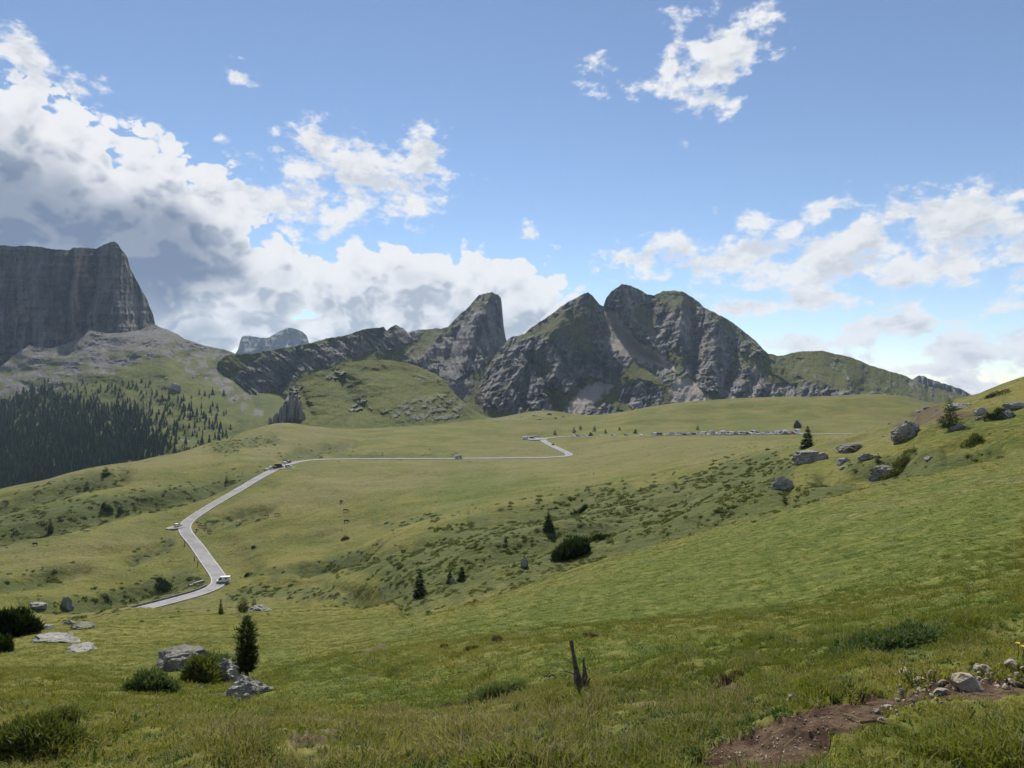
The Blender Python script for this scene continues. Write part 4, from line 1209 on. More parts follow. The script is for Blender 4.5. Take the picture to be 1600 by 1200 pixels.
road = strip(road_line, -ROAD_W, ROAD_W, 0.10, 'road', M_ASPHALT, 0.6, kind='structure')
strip(road_line, -ROAD_W + 0.15, -ROAD_W + 0.37, 0.106, 'edge_line', M_LINE, parent=road)
strip(road_line, ROAD_W - 0.37, ROAD_W - 0.15, 0.106, 'edge_line', M_LINE, parent=road)


def pad(name, mat, pts, z, kind='structure'):
    """flat patch with an uneven rim, pts = photo (column,row,distance)"""
    W = np.array([to_world(*p) for p in pts])
    n = len(W)
    me = raw_mesh(name, np.vstack([W + [0, 0, z], W + [0, 0, z - 0.7]]), [tuple(range(n))[::-1]] + [(i, (i + 1) % n, n + (i + 1) % n, n + i) for i in range(n)])
    o = link(name, me, mat); o['kind'] = kind
    return o


def flat_pad(name, mat, c, pts2, z):
    W = np.array([[c[0] + a, c[1] + b, c[2] + z] for a, b in pts2])
    n = len(W)
    me = raw_mesh(name, np.vstack([W, W - [0, 0, 0.8]]), [tuple(range(n)), *[((i + 1) % n, i, n + i, n + (i + 1) % n) for i in range(n)]])
    o = link(name, me, mat); o['kind'] = 'structure'
    return o


def ring(rx, ry, rot=0.0, n=22, rough=0.12):
    out = []
    for k in range(n):
        a = 2 * math.pi * k / n
        r = 1 + rough * (random.random() - 0.5)
        x, y = rx * r * math.cos(a), ry * r * math.sin(a)
        out.append((x * math.cos(rot) - y * math.sin(rot), x * math.sin(rot) + y * math.cos(rot)))
    return out


CP = near_road(to_world(836, 685, 686))
flat_pad('car_park', M_ASPHALT, CP, ring(17, 12, R(80), 26, 0.06), 0.09)
LB1 = near_road(to_world(437, 727.8, 448))
flat_pad('lay_by', M_GRAVEL, LB1, ring(10, 4.2, R(35)), 0.06)
LB2 = near_road(to_world(279.5, 821, 332))
flat_pad('lay_by', M_GRAVEL, LB2, ring(6, 3.6, R(60)), 0.06)


# ------------------------------------------------------------------ vehicles
def loft(mb, secs, tone=0.5):
    """secs: list of closed rings with equal point counts along x"""
    n = len(secs[0]); vs_ = [p for s in secs for p in s]; fs_ = []
    for i in range(len(secs) - 1):
        for k in range(n):
            fs_.append((i * n + k, i * n + (k + 1) % n, (i + 1) * n + (k + 1) % n, (i + 1) * n + k))
    fs_.append(tuple(range(n))[::-1]); fs_.append(tuple(range((len(secs) - 1) * n, len(secs) * n)))
    mb.add(vs_, fs_, tone)


def wheel(parent, x, y, r):
    mb = MB(); n = 14
    for (ra, w, mt, nm) in ((r, 0.2, M_TYRE, 'tyre'),):
        vs_ = []; fs_ = []
        for s_, rr in ((-w / 2, ra * 0.93), (-w / 2 + 0.03, ra), (w / 2 - 0.03, ra), (w / 2, ra * 0.93)):
            vs_ += [(math.cos(2 * math.pi * k / n) * rr, s_, math.sin(2 * math.pi * k / n) * rr) for k in range(n)]
        for i in range(3):
            for k in range(n):
                fs_.append((i * n + k, i * n + (k + 1) % n, (i + 1) * n + (k + 1) % n, (i + 1) * n + k))
        fs_.append(tuple(range(n))[::-1]); fs_.append(tuple(range(3 * n, 4 * n)))
        mb.add(vs_, fs_)
    o = mb.build('wheel', M_TYRE, parent); o.location = (x, y, r)
    m2 = MB(); s_ = 0.105 if y > 0 else -0.105
    vs_ = [(math.cos(2 * math.pi * k / 10) * r * 0.62, s_, math.sin(2 * math.pi * k / 10) * r * 0.62) for k in range(10)] + [(0, s_ * 1.15, 0)]
    m2.add(vs_, [((k, (k + 1) % 10, 10) if y > 0 else ((k + 1) % 10, k, 10)) for k in range(10)])
    m2.build('rim', M_RIM, o)


def make_vehicle(name, kind):
    """length along x, front at +x"""
    t = thing(name, '', 'car')
    if kind == 'hatch':
        L, W, zb, zs, zt = 4.1, 1.74, 0.24, 0.92, 1.48
        prof = [(-2.05, .55, .86), (-1.98, .30, .95), (-1.6, zb, .98), (-0.4, zb, .96), (0.75, zb, .95), (1.45, zb, .86), (1.92, .28, .74), (2.05, .42, .62)]
        cab = [(-1.95, 0.0), (-1.55, 1.0), (0.05, 1.0), (1.0, 0.0)]
    elif kind == 'suv':
        L, W, zb, zs, zt = 4.6, 1.86, 0.32, 1.05, 1.72
        prof = [(-2.3, .6, 1.0), (-2.22, .38, 1.06), (-1.7, zb, 1.08), (-0.4, zb, 1.07), (0.8, zb, 1.06), (1.6, zb, 1.0), (2.15, .36, .9), (2.3, .5, .76)]
        cab = [(-2.2, 0.0), (-1.95, 1.0), (0.15, 1.0), (0.95, 0.0)]
    else:
        L, W, zb, zs, zt = 5.7, 2.02, 0.34, 1.25, 2.6
        prof = [(-2.85, .45, 1.2), (-2.8, .36, 1.26), (-1.7, zb, 1.27), (0.4, zb, 1.26), (1.5, zb, 1.24), (2.2, zb, 1.14), (2.7, .36, 1.0), (2.85, .5, .85)]
        cab = [(-2.8, 0.0), (-2.72, 1.0), (1.15, 1.0), (2.15, 0.0)]
    hw = W / 2
    body = MB()
    secs = []
    for (x, lo, hi) in prof:
        k = 0.88 if abs(x) > L / 2 - 0.15 else 1.0
        secs.append([(x, -hw * k * .92, lo), (x, hw * k * .92, lo), (x, hw * k, lo + (hi - lo) * .35), (x, hw * k * .98, hi - .06), (x, hw * k * .86, hi), (x, -hw * k * .86, hi), (x, -hw * k * .98, hi - .06), (x, -hw * k, lo + (hi - lo) * .35)])
    loft(body, secs)
    # roof shell
    zc = lambda x: np.interp(x, [p[0] for p in prof], [p[2] for p in prof])
    xs = [cab[1][0] - 0.02, cab[1][0] + .25, (cab[1][0] + cab[2][0]) / 2, cab[2][0] - .2, cab[2][0] + .06]
    rs = []
    for i, x in enumerate(xs):
        w = hw * (.80 if kind != 'van' else .9); h = zt - (.05 if i in (0, 4) else 0)
        rs.append([(x, -w, h - .09), (x, w, h - .09), (x, w * .96, h - .02), (x, w * .7, h), (x, -w * .7, h), (x, -w * .96, h - .02)])
    loft(body, rs)
    # pillars, or the closed box sides of a van
    if kind == 'van':
        body.box(((cab[1][0] + 0.55) / 2, 0, (zs + zt - 0.08) / 2 + .02), (0.55 - cab[1][0] + .06, W * .94, zt - .1 - zs + 0.06), 0.97)
    else:
        for s_ in (-1, 1):
            for (x0, x1) in ((cab[0][0], cab[1][0]), (cab[2][0] - .85, cab[2][0] - .9), (cab[3][0], cab[2][0])):
                body.tube([(x0, s_ * hw * .86, zc(x0) - .03), (x1, s_ * hw * .79, zt - .06)], [.055, .05], 5)
    body.build('body', M_PAINT, t)
    # glass: one shell under the roof, between the pillars
    gl = MB()
    x0, x1, x2, x3 = [c[0] for c in cab]
    if kind == 'van':
        x0 = x1 = 0.56
    wl, wt = hw * .845, hw * (.775 if kind != 'van' else .86)
    A = [(x0, -wl, zc(x0) - .03), (x0, wl, zc(x0) - .03), (x3, wl, zc(x3) - .03), (x3, -wl, zc(x3) - .03)]
    B = [(x1, -wt, zt - .07), (x1, wt, zt - .07), (x2, wt, zt - .07), (x2, -wt, zt - .07)]
    gl.add(A + B, [(4, 5, 1, 0), (5, 6, 2, 1), (6, 7, 3, 2), (7, 4, 0, 3)])
    gl.build('window_glass', M_GLASS, t)
    if kind == 'van':
        for s_ in (-1, 1):
            w = MB(); w.box((-1.2, s_ * W * .471, 1.95), (1.1, .03, .5)); w.build('side_window', M_GLASS, t)
    r = {'hatch': .31, 'suv': .36, 'van': .36}[kind]
    for x in (-L * .31, L * .31):
        for y in (-hw + .07, hw - .07):
            wheel(t, x, y, r)
    for s_ in (-1, 1):
        h = MB(); h.box((L / 2 - .1, s_ * hw * .64, prof[-1][2] - .02), (.14, .34, .15)); h.build('headlight', M_LAMP, t)
        h = MB(); h.box((-L / 2 + .03, s_ * hw * .72, prof[0][2] - .1), (.1, .2, .26)); h.build('tail_light', M_TAIL, t)
    return t


V = {k: make_vehicle('parked_' + k.replace('hatch', 'car').replace('suv', 'car').replace('van', 'van'), k) for k in ('hatch', 'suv', 'van')}
USED = set()
CARCOL = {'white': (0.78, 0.78, 0.77, 1), 'silver': (0.46, 0.47, 0.49, 1), 'black': (0.018, 0.018, 0.02, 1), 'grey': (0.13, 0.135, 0.14, 1), 'dark blue': (0.03, 0.05, 0.11, 1), 'red': (0.30, 0.03, 0.025, 1), 'light blue': (0.25, 0.36, 0.5, 1)}


def road_z(x, y):
    d = np.hypot(road_line[:, 0] - x, road_line[:, 1] - y)
    return float(road_line[d.argmin(), 2])


def put_car(kind, colour, loc, rotz, label, group):
    src = V[kind]
    if kind in USED:
        o = dup(src, loc, rotz, 1.0, label, group, CARCOL[colour])
    else:
        USED.add(kind); o = src
        o.location = loc; o.rotation_euler[2] = rotz
        o['group'] = group
        for c in [o] + list(o.children_recursive):
            c.color = CARCOL[colour]
    o['label'] = label
    o['category'] = 'van' if kind == 'van' else 'car'
    if group is None and 'group' in o:
        del o['group']
    return o


ORD = ['first', 'second', 'third', 'fourth', 'fifth', 'sixth', 'seventh', 'eighth', 'ninth', 'tenth', 'eleventh', 'twelfth', 'thirteenth', 'fourteenth', 'fifteenth', 'sixteenth', 'seventeenth', 'eighteenth', 'nineteenth', 'twentieth',
       'twenty-first', 'twenty-second', 'twenty-third', 'twenty-fourth', 'twenty-fifth', 'twenty-sixth', 'twenty-seventh', 'twenty-eighth', 'twenty-ninth', 'thirtieth', 'thirty-first', 'thirty-second', 'thirty-third', 'thirty-fourth', 'thirty-fifth', 'thirty-sixth']


def road_at_px(px, lo=430, hi=None):
    """road sample nearest to a photo column, among samples of the far stretch"""
    P = road_line[lo:hi]
    q = HX + F * P[:, 0] / P[:, 1]
    i = lo + int(np.abs(q - px).argmin())
    d = road_line[min(i + 1, len(road_line) - 1)] - road_line[max(i - 1, 0)]
    return road_line[i], math.atan2(d[1], d[0])


ARC = np.r_[0, np.cumsum(np.linalg.norm(np.diff(road_line, axis=0), axis=1))]
_pxr = HX + F * road_line[:, 0] / road_line[:, 1]
LAST = int(np.nonzero(road_line[:, 1] > 688)[0].max())          # the road beyond the car park
random.seed(3)
px = 1028.0; k = 0
cols = ['white', 'silver', 'black', 'grey', 'white', 'dark blue', 'silver', 'white', 'black', 'white', 'grey', 'red', 'silver']
row = []
while px < 1252 and k < 34:
    if not (1037 < px < 1043):
        p, a = road_at_px(px, LAST)
        nx, ny = math.sin(a), -math.cos(a)          # towards the camera side
        kind = random.choice(['hatch', 'suv', 'suv', 'hatch', 'van']) if px > 1075 else random.choice(['van', 'hatch', 'suv'])
        colr = random.choice(cols) if kind != 'van' else random.choice(['white', 'white', 'silver', 'grey'])
        off = ROAD_W + 1.3 if random.random() < 0.8 else ROAD_W + 2.2
        row.append((kind, colr, (p[0] + nx * off, p[1] + ny * off, p[2] + 0.02), a + (0 if random.random() < .6 else math.pi) + random.uniform(-.06, .06)))
        k += 1
    px += {'hatch': 6.6, 'suv': 7.2, 'van': 8.6}[row[-1][0]] + random.uniform(-.4, 1.2)
strip_sel = (_pxr > 1015) & (_pxr < 1262) & (np.arange(len(_pxr)) > LAST)
strip(road_line, -ROAD_W - 3.6, -ROAD_W - 0.02, 0.05, 'parking_strip', M_GRAVEL, 0.7, sel=strip_sel, kind='structure')
for i, (kind, colr, loc, a) in enumerate(row):
    put_car(kind, colr, loc, a, f"{colr} {'van' if kind == 'van' else 'car'}, {ORD[i]} from the left in the long row parked on the pass", 'vehicles parked in a row along the pass road')
random.seed(8)
row2 = []; px = 1046.0
while px < 1246 and len(row2) < 30:
    p, a = road_at_px(px, LAST)
    nx, ny = -math.sin(a), math.cos(a)              # far side of the road, nose in
    kind = random.choice(['hatch', 'suv', 'van', 'hatch', 'suv', 'van'])
    colr = random.choice(cols) if kind != 'van' else random.choice(['white', 'white', 'silver'])
    row2.append((kind, colr, (p[0] + nx * (ROAD_W + 3.2), p[1] + ny * (ROAD_W + 3.2), p[2] + .30), a + random.choice([1.2, 1.35, -1.8, .05, 3.1]) + random.uniform(-.08, .08)))
    px += random.uniform(6.0, 9.5)
strip(road_line, ROAD_W + 0.02, ROAD_W + 6.6, 0.28, 'parking_strip', M_GRAVEL, 0.7, sel=strip_sel, kind='structure')
for i, (kind, colr, loc, a) in enumerate(row2):
    put_car(kind, colr, loc, a, f"{colr} {'van' if kind == 'van' else 'car'}, {ORD[i]} from the left on the far side of the pass road", 'vehicles parked on the far side of the pass road')
# a few more on the stretch towards the car park
for i, (px, kind, colr) in enumerate([(893, 'hatch', 'white'), (902, 'suv', 'grey'), (913, 'hatch', 'silver'), (935, 'hatch', 'white'), (957, 'suv', 'silver'), (975, 'hatch', 'black'), (998, 'hatch', 'white')]):
    p, a = road_at_px(px, LAST)
    nx, ny = math.sin(a), -math.cos(a)
    put_car(kind, colr, (p[0] - nx * (ROAD_W - .6), p[1] - ny * (ROAD_W - .6), p[2] + 0.105), a, f"{colr} car, {ORD[i]} of seven spaced out along the road right of the car park", 'cars spaced out along the road')
# car park
random.seed(5)
spots = [(-11, -8), (-9.5, -5), (-8, -2), (-7, 1), (-6, 4), (-5.2, 7), (-4.4, 10), (1.5, 9.5), (2.5, 6.5), (4.5, 11.5), (7.4, 10), (0.4, 12.6), (3.4, -11), (-12, -11)]
spots = [(-9.3, -8.5), (-9.0, -5.6), (-8.6, -2.7), (-8.2, .2), (-7.6, 3.1), (-6.8, 6.0), (-5.2, 9.2), (-0.5, 12.5), (2.6, 12.0), (5.4, 10.6), (-2.0, 5.8), (-2.4, 2.8), (-2.8, -.2)]
for i, (a, b) in enumerate(spots):
    kind = random.choice(['hatch', 'suv', 'van', 'hatch']); colr = random.choice(['white', 'silver', 'white', 'grey', 'black']) if kind != 'van' else 'white'
    put_car(kind, colr, (CP[0] + a, CP[1] + b, CP[2] + 0.065), random.uniform(-.1, .1) + R(8), f"{colr} {'van' if kind == 'van' else 'car'}, {ORD[12 - i]} from the back among those in the small car park", 'vehicles in the small car park')
# lay-by at the bend
for i, (a, b, kind, colr, rz, lab) in enumerate([(-4.2, -2.6, 'hatch', 'white', R(55), 'white car parked nearest in the lay-by at the upper bend'), (-1.6, -1.8, 'hatch', 'black', R(60), 'black car beside the white one in the lay-by'),
                                             (-1.2, 2.2, 'van', 'black', R(15), 'black van with pale roof edge parked in the lay-by'), (4.6, 3.4, 'suv', 'silver', R(30), 'silver car ahead of the black van in the lay-by')]):
    put_car(kind, colr, (LB1[0] + a, LB1[1] + b, LB1[2] + 0.055), rz, lab, 'vehicles in the lay-by at the upper bend')
for i, (px, off, colr, lab) in enumerate([(452, 2.6, 'white', 'white car at the road edge just past the upper lay-by'), (457, 2.6, 'black', 'black car leading the line at the upper lay-by')]):
    P = road_line[(_pxr > 440) & (_pxr < 470)]
    q = HX + F * P[:, 0] / P[:, 1]
    j = int(np.abs(q - px).argmin()); j = min(max(j, 1), len(P) - 2)
    d = P[j + 1] - P[j - 1]; a = math.atan2(d[1], d[0])
    put_car('hatch', colr, (P[j][0] - math.sin(a) * off, P[j][1] + math.cos(a) * off, P[j][2] + .105), a, lab, 'vehicles in the lay-by at the upper bend')
put_car('hatch', 'white', (LB2[0] - .4, LB2[1] - .2, LB2[2] + .055), R(75), 'white car with dark glass parked outside the left road bend', None)


def on_road(px, py, off=0.0):
    """point of the road nearest to a photo pixel"""
    q = np.hypot(_pxr - px, (HY - F * road_line[:, 2] / road_line[:, 1]) - py)
    i = int(q.argmin()); i = min(max(i, 1), len(road_line) - 2)
    d = road_line[i + 1] - road_line[i - 1]; a = math.atan2(d[1], d[0])
    return Vector((road_line[i][0] - math.sin(a) * off, road_line[i][1] + math.cos(a) * off, road_line[i][2] + 0.105)), a


p, a = on_road(347, 917, -1.7)
put_car('van', 'white', p, math.pi + .22, 'white van driving round the lower road bend', None).scale = (.84, .84, .84)
p, a = on_road(861, 696, -1.6)
put_car('hatch', 'black', p, a, 'black car driving up towards the small car park', None)
p, a = on_road(716, 716, -1.6)
put_car('van', 'silver', p, a, 'small pale van alone on the straight road in mid valley', None)

# roadside marker posts
mp_ = MB(); mp_.box((0, 0, .75), (.16, .16, 1.5), .8); mp_.box((0, 0, 1.55), (.14, .14, .12), .6)
post_me = mp_.mesh('marker_post')
for i, (px, py, off, lab) in enumerate([(299, 856, 4.6, 'tall dark roadside post halfway down the bends'), (301, 826, -4.6, 'dark roadside post inside the left bend'), (317, 878, 4.4, 'short dark roadside post above the lower bend'), (323, 885, 4.4, 'lowest dark roadside post before the lower bend')]):
    p, a = on_road(px, py, off)
    best = min((on_road(px, py, s_)[0] for s_ in (4.5, -4.5)), key=lambda q_: abs(HX + F * q_.x / q_.y - px))
    o = link('marker_post', post_me, M_WOOD); best.z = float(ground_z(best.x, best.y)[0]) - .1
    o.location = best; o.scale = (1.6, 1.6, 1.35 if i else 1.6)
    tag(o, lab, 'post', 'roadside marker posts')

# low stone parapet on the outer side of the lowest stretch
sel = (_pxr > 205) & (np.arange(len(_pxr)) < int(np.argmax(_pxr[:52])) - 3)
P = road_line[sel]
d = np.gradient(P[:, :2], axis=0); d /= np.linalg.norm(d, axis=1)[:, None]
nr_ = np.stack([-d[:, 1], d[:, 0]], 1)
G = np.stack([np.c_[P[:, :2] + nr_ * o_, P[:, 2] + z_] for o_, z_ in ((ROAD_W + .5, -.6), (ROAD_W + .5, .62), (ROAD_W + .9, .62), (ROAD_W + .9, -1.2))], 1)
tag(link('parapet_wall', grid_mesh('parapet_wall', G[:, ::-1], None, False), M_WALLSTONE), 'low dark stone wall along the lowest stretch of road', 'wall')
mb = MB(); mb.box((0, 0, .3), (3.6, .7, .7), .94); mb.box((-2.6, .1, .1), (1.4, .8, .5), .9)
o = mb.build('culvert_slab', M_CONCRETE); q = hit(311, 911, 200); o.location = q; o.rotation_euler = (0, R(-8), R(38))
tag(o, 'pale concrete culvert slab in the grass beside the lower bend', 'slab')

# ------------------------------------------------------------------ mountain hut
hp = hit(1246, 668.5, 450)
hut = thing('hut', 'small dark wooden hut with a steep roof above the row of parked cars', 'hut', hp, R(66))
mb = MB(); mb.box((0, 0, 1.0), (8.0, 5.6, 2.8)); mb.add([(-4, -2.8, 2.4), (-4, 2.8, 2.4), (-4, 0, 6.2), (4, -2.8, 2.4), (4, 2.8, 2.4), (4, 0, 6.2)], [(0, 2, 1), (3, 4, 5)])
mb.build('wall', M_WOOD, hut)
mb = MB()
for s_ in (-1, 1):
    mb.add([(-4.5, s_ * 3.5, 1.7), (4.5, s_ * 3.5, 1.7), (4.5, 0, 6.5), (-4.5, 0, 6.5), (-4.5, s_ * 3.5, 1.5), (4.5, s_ * 3.5, 1.5), (4.5, 0, 6.25), (-4.5, 0, 6.25)], [(0, 1, 2, 3), (4, 7, 6, 5), (0, 4, 5, 1), (0, 3, 7, 4), (1, 5, 6, 2)])
rf = mb.build('roof', M_ROOF, hut)
mb = MB(); mb.box((-1.6, 1.5, 5.4), (.9, .8, 2.2)); mb.box((-1.6, 1.5, 6.6), (1.1, 1.0, .16)); mb.build('chimney', M_CONCRETE, rf)
mb = MB(); mb.box((.6, -2.82, .9), (1.0, .1, 2.0)); mb.build('door', M_ROOF, hut)
for x in (-2.2, 2.6):
    mb = MB(); mb.box((x, -2.83, 1.3), (.9, .08, .9)); mb.build('window', M_GLASS, hut)


# ------------------------------------------------------------------ rocks
def rock_mesh(name, w, dp, h, seed, sub=4, blocky=0.35, flat_top=0.0):
    bm = bmesh.new()
    bmesh.ops.create_icosphere(bm, subdivisions=sub, radius=1.0)
    co = np.array([v.co[:] for v in bm.verts])
    rs = np.random.default_rng(seed)
    o = rs.uniform(-50, 50, 3)
    # cut by a few planes so it has faces and edges
    for _ in range(11):
        n = rs.normal(size=3); n /= np.linalg.norm(n)
        dd = rs.uniform(.55, .9)
        e = co @ n - dd
        co -= np.clip(e, 0, None)[:, None] * n * (0.6 + blocky)
    a = ridged(co[:, 0] * 1.3 + o[0] + co[:, 2] * .7, co[:, 1] * 1.3 + o[1] - co[:, 2], 5, seed, .55) - .5
    b = fbm(co[:, 0] * 3.1 + o[2] - co[:, 2] * 2, co[:, 1] * 3.1 + co[:, 2] * 2.6, 4, seed + 9)
    c = ridged(co[:, 2] * 3.4 + o[1], co[:, 0] * .8 + co[:, 1] * .5, 3, seed + 5) - .5
    co = co * (1 + .34 * a + .20 * b + .13 * c)[:, None]
    if flat_top:
        co[:, 2] = np.where(co[:, 2] > flat_top, flat_top + (co[:, 2] - flat_top) * .25, co[:, 2])
    co *= np.array([w / 2, dp / 2, h])
    for v, q in zip(bm.verts, co):
        v.co = q
    me = bpy.data.meshes.new(name); bm.to_mesh(me); bm.free()
    if sub >= 3:
        for p in me.polygons: p.use_smooth = False
    return me


def boulder(px, py, wpx, hpx, label, mat=None, seed=1, deep=.75, name='boulder', rotz=None, sub=4, group=None, ymin=0, flat=0.0, tilt=0.0, sheet=None, sink=.42, cat='rock'):
    q = hit(px, py, ymin) if sheet is None else on_sheet(sheet, px, py)
    s = q.y / F * (.86 if px > 1200 and py < 800 else 1)
    w, h = wpx * s, hpx * s
    o = link(name, rock_mesh(name, w, w * deep, h * .82, seed, sub, flat_top=flat), mat or M_ROCK)
    o.location = q + Vector((0, w * deep * .25, 0))
    if sheet is None:
        o.location.z = min(q.z + .1 * h, float(ground_z(o.location.x, o.location.y)[0]))
    o.location.z += h * (.45 - sink)
    o.rotation_euler = (0, tilt, rotz if rotz is not None else random.uniform(-.4, .4))
    return tag(o, label, cat, group)


random.seed(21)
boulder(272, 1046, 84, 46, 'dark overhanging rock at the left end of the outcrop by the pine', M_ROCK_DARK, 3, .8, sub=5, rotz=.3, flat=.6)
boulder(338, 1068, 74, 44, 'pale broken rock face right of the shrubs, beside the pine', M_ROCK, 5, .8, sub=5, rotz=-.2)
boulder(376, 1088, 80, 34, 'grey boulder under the foot of the tall narrow pine', M_ROCK, 8, .8, sub=5, rotz=.1)
boulder(366, 1097, 17, 16, 'small rounded stone in front of the pine, left of a pair', M_ROCK_PALE, 31, sub=3, name='stone')
boulder(383, 1095, 18, 12, 'small flat stone in front of the pine, right of a pair', M_ROCK_PALE, 32, sub=3, name='stone')
boulder(315, 1078, 7, 6, 'tiny white stone below the rock outcrop', M_ROCK_PALE, 33, sub=2, name='stone')
boulder(246, 1108, 14, 9, 'small grey stone alone in the grass left of the pine', M_ROCK, 34, sub=3, name='stone')
boulder(60, 984, 36, 14, 'upper pale slab of the flat rocks by the left pines', M_ROCK_PALE, 35, .9, sub=4, name='rock_slab', flat=.4)
boulder(78, 1004, 66, 17, 'long middle slab of the pale flat rocks on the left', M_ROCK_PALE, 36, .9, sub=5, name='rock_slab', flat=.35, tilt=.12)
boulder(118, 1018, 54, 12, 'lowest pale slab of the flat rocks on the left', M_ROCK_PALE, 37, .9, sub=5, name='rock_slab', flat=.35)
boulder(104, 950, 21, 19, 'upright grey boulder on the left brow of the hill', M_ROCK, 38, sub=4)
boulder(50, 947, 40, 11, 'low wide pale rock on the far left brow', M_ROCK_PALE, 39, sub=4, sink=1.0)
boulder(122, 984, 42, 13, 'low dark rock in the grass above the pale slabs', M_ROCK_DARK, 40, sub=4)
boulder(104, 976, 24, 8, 'small dark rock just left of the low dark one', M_ROCK_DARK, 41, sub=3)
boulder(405, 955, 36, 10, 'grey rock beside the two small bushes on the brow', M_ROCK, 42, sub=4)
boulder(1226, 766, 40, 26, 'pale speckled boulder alone on the shrubby slope', M_ROCK_PALE, 43, sub=5)
boulder(1272, 719, 62, 26, 'broad grey boulder below the small fir on the right', M_ROCK, 44, sub=5, flat=.6)
boulder(1331, 704, 64, 19, 'long dark rock right of the broad grey boulder', M_ROCK_DARK, 45, sub=5, flat=.5)
boulder(1422, 681, 52, 31, 'big rounded grey boulder on the right hillside', M_ROCK, 46, sub=5)
boulder(1388, 742, 66, 28, 'dark overhanging rock topped with shrubs on the right slope', M_ROCK_DARK, 47, sub=5, flat=.5)
boulder(1362, 716, 38, 14, 'low grey rock above the dark overhanging rock', M_ROCK, 48, sub=4)
boulder(1321, 722, 28, 12, 'small grey rock between the long dark rock and the overhang', M_ROCK, 49, sub=3)
boulder(1318, 732, 20, 7, 'flat pale stone below the small grey rock on the slope', M_ROCK_PALE, 50, sub=3)
boulder(1503, 637, 44, 14, 'wide pale rock near the skyline right of the larch', M_ROCK_PALE, 51, sub=4)
boulder(1588, 638, 42, 15, 'grey rock at the right edge near the skyline', M_ROCK, 52, sub=4)
boulder(1578, 651, 30, 12, 'lower grey rock at the right edge of the hillside', M_ROCK, 53, sub=4)
boulder(1537, 647, 26, 13, 'grey rock between the larch and the right edge', M_ROCK, 54, sub=4)
boulder(1532, 655, 16, 6, 'small pale stone under the rock right of the larch', M_ROCK_PALE, 55, sub=3)
boulder(1500, 670, 30, 10, 'dark low rock at the foot of the larch', M_ROCK_DARK, 56, sub=4)
boulder(1455, 716, 22, 7, 'flat grey stone at the end of the shrub band', M_ROCK, 57, sub=3)
boulder(1436, 645, 12, 6, 'pale stone on the crest left of the larch', M_ROCK_PALE, 58, sub=3)
boulder(1450, 638, 14, 6, 'second pale stone on the crest left of the larch', M_ROCK_PALE, 59, sub=3)
boulder(1390, 663, 8, 4, 'little white stone on the crest beyond the round boulder', M_ROCK_PALE, 60, sub=2)
boulder(820, 886, 13, 19, 'narrow white rock standing in the shrub slope', M_ROCK_PALE, 61, sub=4)
boulder(706, 911, 11, 9, 'white rock between two little firs', M_ROCK_PALE, 62, sub=3)
boulder(482, 934, 7, 4, 'white stone on the bank right of the lower bend', M_ROCK_PALE, 63, sub=2)
boulder(1243, 1097, 26, 15, 'pale stone half sunk in the grass above the path', M_STONE, 64, sub=4, name='stone')
boulder(1180, 1196, 18, 12, 'ochre stone at the bottom edge in the dark soil', M_STONE, 65, sub=4, name='stone')
boulder(435, 1136, 11, 6, 'pale stone in the grass above the eroded lip', M_ROCK_PALE, 66, sub=3, name='stone')
boulder(607, 1048, 6, 5, 'white stone at the foot of the low grassy bank', M_ROCK_PALE, 67, sub=2, name='stone')
boulder(578, 1054, 6, 4, 'second white stone at the low grassy bank, further left', M_ROCK_PALE, 68, sub=2, name='stone')
# boulders scattered at the foot of the mountains
for i, (px, py, w, h) in enumerate([(272, 608, 17, 15), (255, 606, 9, 6), (260, 592, 8, 3), (370, 581, 9, 4), (344, 583, 5, 3), (192, 571, 7, 5), (364, 626, 5, 3), (150, 575, 8, 5), (105, 588, 9, 5), (60, 592, 8, 5), (230, 560, 7, 4), (300, 590, 6, 3)]):
    if on_sheet(SH_SLOPE, px, py) is None:
        continue
    boulder(px, py, w, h, ['big pale block on the green slope under the cliff', 'pale block just left of the biggest one under the cliff'][i] if i < 2 else 'pale boulder, ' + ['', '', 'flat one just above the biggest block', 'flat one at the head of the side valley', 'small one left of the side valley', 'on the edge of the shadow under the arete', 'small one low in the side valley', 'on the scree left of the arete', 'on the scree below the middle of the cliff', 'on the scree at the left below the cliff', 'high on the green rib under the arete', 'small one right of the biggest block'][i], M_ROCK_PALE, 70 + i, sub=3, sheet=SH_SLOPE, group='boulders under the cliff')
for i, (px, py, w, h) in enumerate([(823, 643, 7, 3), (835, 650, 8, 3), (848, 640, 6, 3), (858, 648, 9, 4), (868, 654, 6, 3), (842, 656, 7, 3), (815, 652, 5, 2), (880, 652, 6, 3), (945, 642, 7, 3), (1300, 655, 5, 2)]):
    boulder(px, py, w, h, 'pale rock on the mound behind the car park, ' + ['at its top left', 'in its middle left', 'at its very top', 'in its middle right', 'low on its right', 'low in its middle', 'at its left foot', 'at its right edge'][i] if px < 900 else ('pale rock on the crest below the scree gully' if px < 1000 else 'pale stone on the hill behind the hut'), M_ROCK_PALE, 90 + i, sub=2, ymin=640, group='rocks on the mounds behind the pass')


